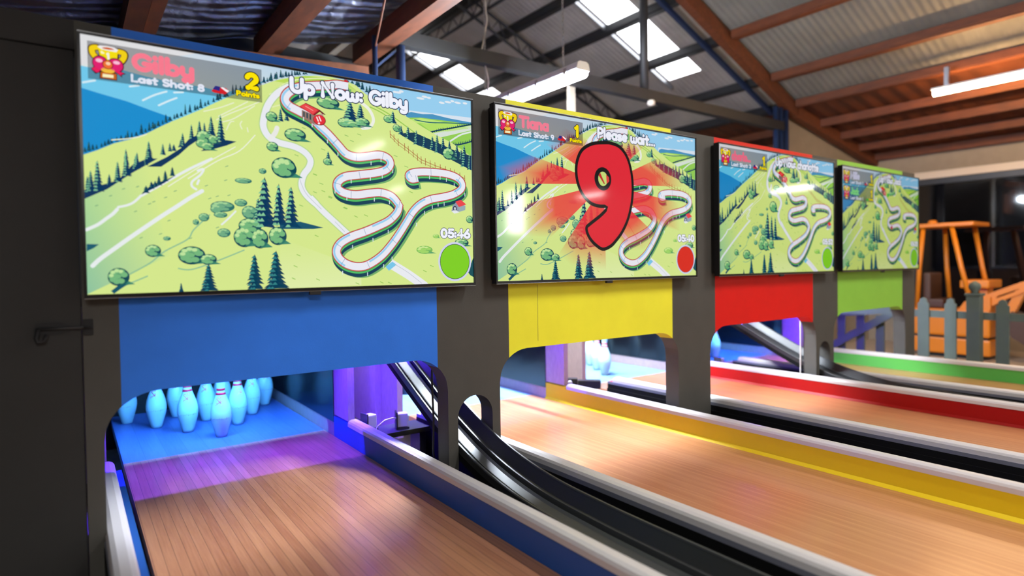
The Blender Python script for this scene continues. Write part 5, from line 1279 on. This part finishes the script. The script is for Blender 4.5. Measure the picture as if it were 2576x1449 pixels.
for (x, y0, y1, z), lab in zip(((-.32, -4.3, -3.1, 2.44), (2.5, -2.8, -1.6, 3.40), (5.2, -2.8, -1.6, 3.50), (4.07, -7.9, -6.75, 3.20), (8.65, -7.2, -6.5, 2.64), (9.5, -3.35, -2.7, 2.40), (4.73, -7.9, -7.4, 2.60)),  # first lamp is an unseen fill, added to light the blue panel
        ('added unseen at the left to brighten the blue panel', 'left of the row nearest the lanes', 'right of the row nearest the lanes', 'rear middle', 'rear right', 'far right', 'rear middle, lower one')):
    batten('ceiling_batten', 'white batten lamp over the players, ' + lab, x, y0, y1, z, M['e_fill'] if x < 2 else M['e_front'], (), 'batten lamps over the players', 3, .4 if y1 < -6 or x > 9 else 1.0)
    struct('lamp_rod', MB().box(x - .01, x + .01, (y0 + y1) / 2 - .01, (y0 + y1) / 2 + .01, z + (.025 if y1 < -6 or x > 9 else .062), (rz(x) + .1) if 3 < x < 7.7 else (fz(x) + .09 if x < 2 else (lz(x) if x > 7.7 else 4.95))), M['silver'], 'lamp drop rod', 'rod')

# ------------------------------------------------------------------ window on the right wall, fence, gate, ride
f = MB().box(9.93, 9.999, -.11, -.01, .28, 2.36).box(9.93, 9.999, 1.40, 1.50, .28, 2.36).box(9.93, 9.999, -.01, 1.40, 2.28, 2.36).box(9.93, 9.999, -.01, 1.40, .28, .36)
wnd = struct('window_1', f, M['frame'], 'large dark window behind the orange ride', 'window')
obj('pane', MB().box(9.965, 9.985, -.01, 1.40, .36, 2.28), M['glass'], wnd)
struct('trim_20', MB().box(9.90, 9.999, -.30, 1.75, 2.362, 2.46), M['creamtrim'], 'cream head board over the window', 'trim')
FX = 7.0
def picket(mb, y, top, w_=.05):
    mb.prism([(y - w_, .02), (y + w_, .02), (y + w_, top - .06), (y + w_ * .7, top - .05), (y + w_ * .55, top - .015), (y, top), (y - w_ * .55, top - .015), (y - w_ * .7, top - .05), (y - w_, top - .06)], lambda a, b, u: (FX + .022 * u, a, b)); return mb
t = thing('picket_fence', 'grey green picket fence in front of the orange ride', 'fence', (0, 0, 0))
for y in (.25, .015, -.40, -.62, -.85, -1.08, -1.31): obj('picket', picket(MB(), y, .83), M['fence'], t)
obj('fence_rail', MB().box(FX + .023, FX + .06, -1.5, .39, .63, .70), M['fence'], t); obj('fence_rail', MB().box(FX + .023, FX + .06, -1.5, .39, .16, .22), M['fence'], t)
t = thing('fence_post', 'thick grey green fence post with ball finial', 'post', (FX - .045, -.20, 0))
obj('shaft', MB().bbox(-.05, .05, -.055, .055, 0, .86, .006), M['fence'], t); obj('cap', MB().bbox(-.06, .06, -.066, .066, .861, .885, .006), M['fence'], t)
obj('finial', MB().lathe([(.03, .885), (.022, .90), (.044, .925), (.050, .95), (.042, .975), (.018, .992), (.01, 1.0)], n=20), M['fence'], t)
t = thing('picket_gate', 'grey green gate with diagonal brace lit violet behind the far lane', 'gate', (0, 0, 0))
obj('gate_rail', MB().beam((FX, 1.16, .625), (FX, .50, .70), .03, .085), M['fence'], t); obj('gate_rail', MB().box(FX - .015, FX + .015, .5, 1.16, .12, .19), M['fence'], t)
obj('gate_brace', MB().beam((FX - .03, 1.20, .225), (FX - .03, .52, .66), .03, .075), M['fence'], t)
for y in (1.07, .865, .665): obj('gate_picket', MB().box(FX + .016, FX + .036, y - .042, y + .042, .04, .62), M['fence'], t)
tag(obj('gate_post', MB().bbox(FX - .03, FX + .06, .405, .485, 0, .86, .005), M['wall']), 'dark gate post at the right end of the violet lit gate', 'post')
# orange digger ride
t = thing('digger_ride', 'orange toy digger ride with open cab behind the picket fence', 'ride', (0, 0, 0))
X0, X1 = 8.75, 9.30
obj('cab_roof', MB().bbox(X0, X1, .36, 1.06, 1.615, 1.665, .012), M['orange'], t)
obj('beacon', MB().lathe([(.05, 1.665), (.05, 1.70), (.03, 1.715)], (X0 + .2, .86, 0), 16), M['orange'], t)
for a, b in (((X0 + .05, .91, 1.62), (X0 + .05, .98, .60)), ((X1 - .06, .82, 1.62), (X1 - .06, .76, .60)), ((X0 + .05, .60, 1.62), (X0 + .05, .38, .60)), ((X1 - .06, .50, 1.62), (X1 - .06, .32, .60))):
    obj('cab_post', MB().tube([a, ((a[0] + b[0]) / 2, (a[1] + b[1]) / 2 + .01, (a[2] + b[2]) / 2), b], .027, 10), M['orange'], t)
obj('body', MB().bbox(X0, X1, .20, 1.03, .27, .60, .03), M['orange'], t)
obj('base', MB().bbox(X0 + .02, X1 - .02, .20, 1.03, .05, .245, .02), M['orange'], t); obj('seam', MB().box(X0 + .03, X1 - .03, .23, 1.0, .245, .27), M['black'], t); obj('plinth', MB().box(X0 + .08, X1 - .08, .28, .95, 0, .05), M['black'], t)
obj('bonnet', MB().prism([(.20, .60), (.52, .60), (.46, .70), (.20, .76)], lambda a, b, u: (X0 + .02 + .5 * u, a, b)), M['orange'], t)
obj('dashboard', MB().bbox(X0 + .05, X1 - .05, .22, .52, .86, .96, .02), M['orange'], t)
obj('dash_column', MB().bbox(X0 + .18, X1 - .18, .27, .36, .70, .87, .01), M['orange'], t)
obj('seat', MB().bbox(X0 + .08, X1 - .08, .70, .90, .60, .72, .03).bbox(X0 + .08, X1 - .08, .84, .93, .70, 1.05, .03), M['seat'], t)
b = MB().prism([(.34, .56), (.40, .72), (.10, .86), (-.10, .95), (-.14, .84), (.06, .74)], lambda a, b_, u: (X0 + .05 + .14 * u, a, b_), holes=[[(.16, .745), (.14, .775), (-.06, .865), (-.05, .845)]])
obj('boom', b, M['orange'], t)
obj('boom_arm', MB().beam((X0 + .12, -.10, .92), (X0 + .12, .06, .52), .10, .09), M['orange'], t)
obj('bucket', MB().prism([(.0, .30), (.12, .52), (.0, .60), (-.22, .50), (-.26, .30), (-.12, .22)], lambda a, b_, u: (X0 + .02 + .25 * u, a, b_)), M['seat'], t)
for q in (.45, .62): obj('control_lever', MB().tube([(X0 + .2 + q * .2, .50, .60), (X0 + .2 + q * .2, .47, .80)], .012, 8), M['black'], t)
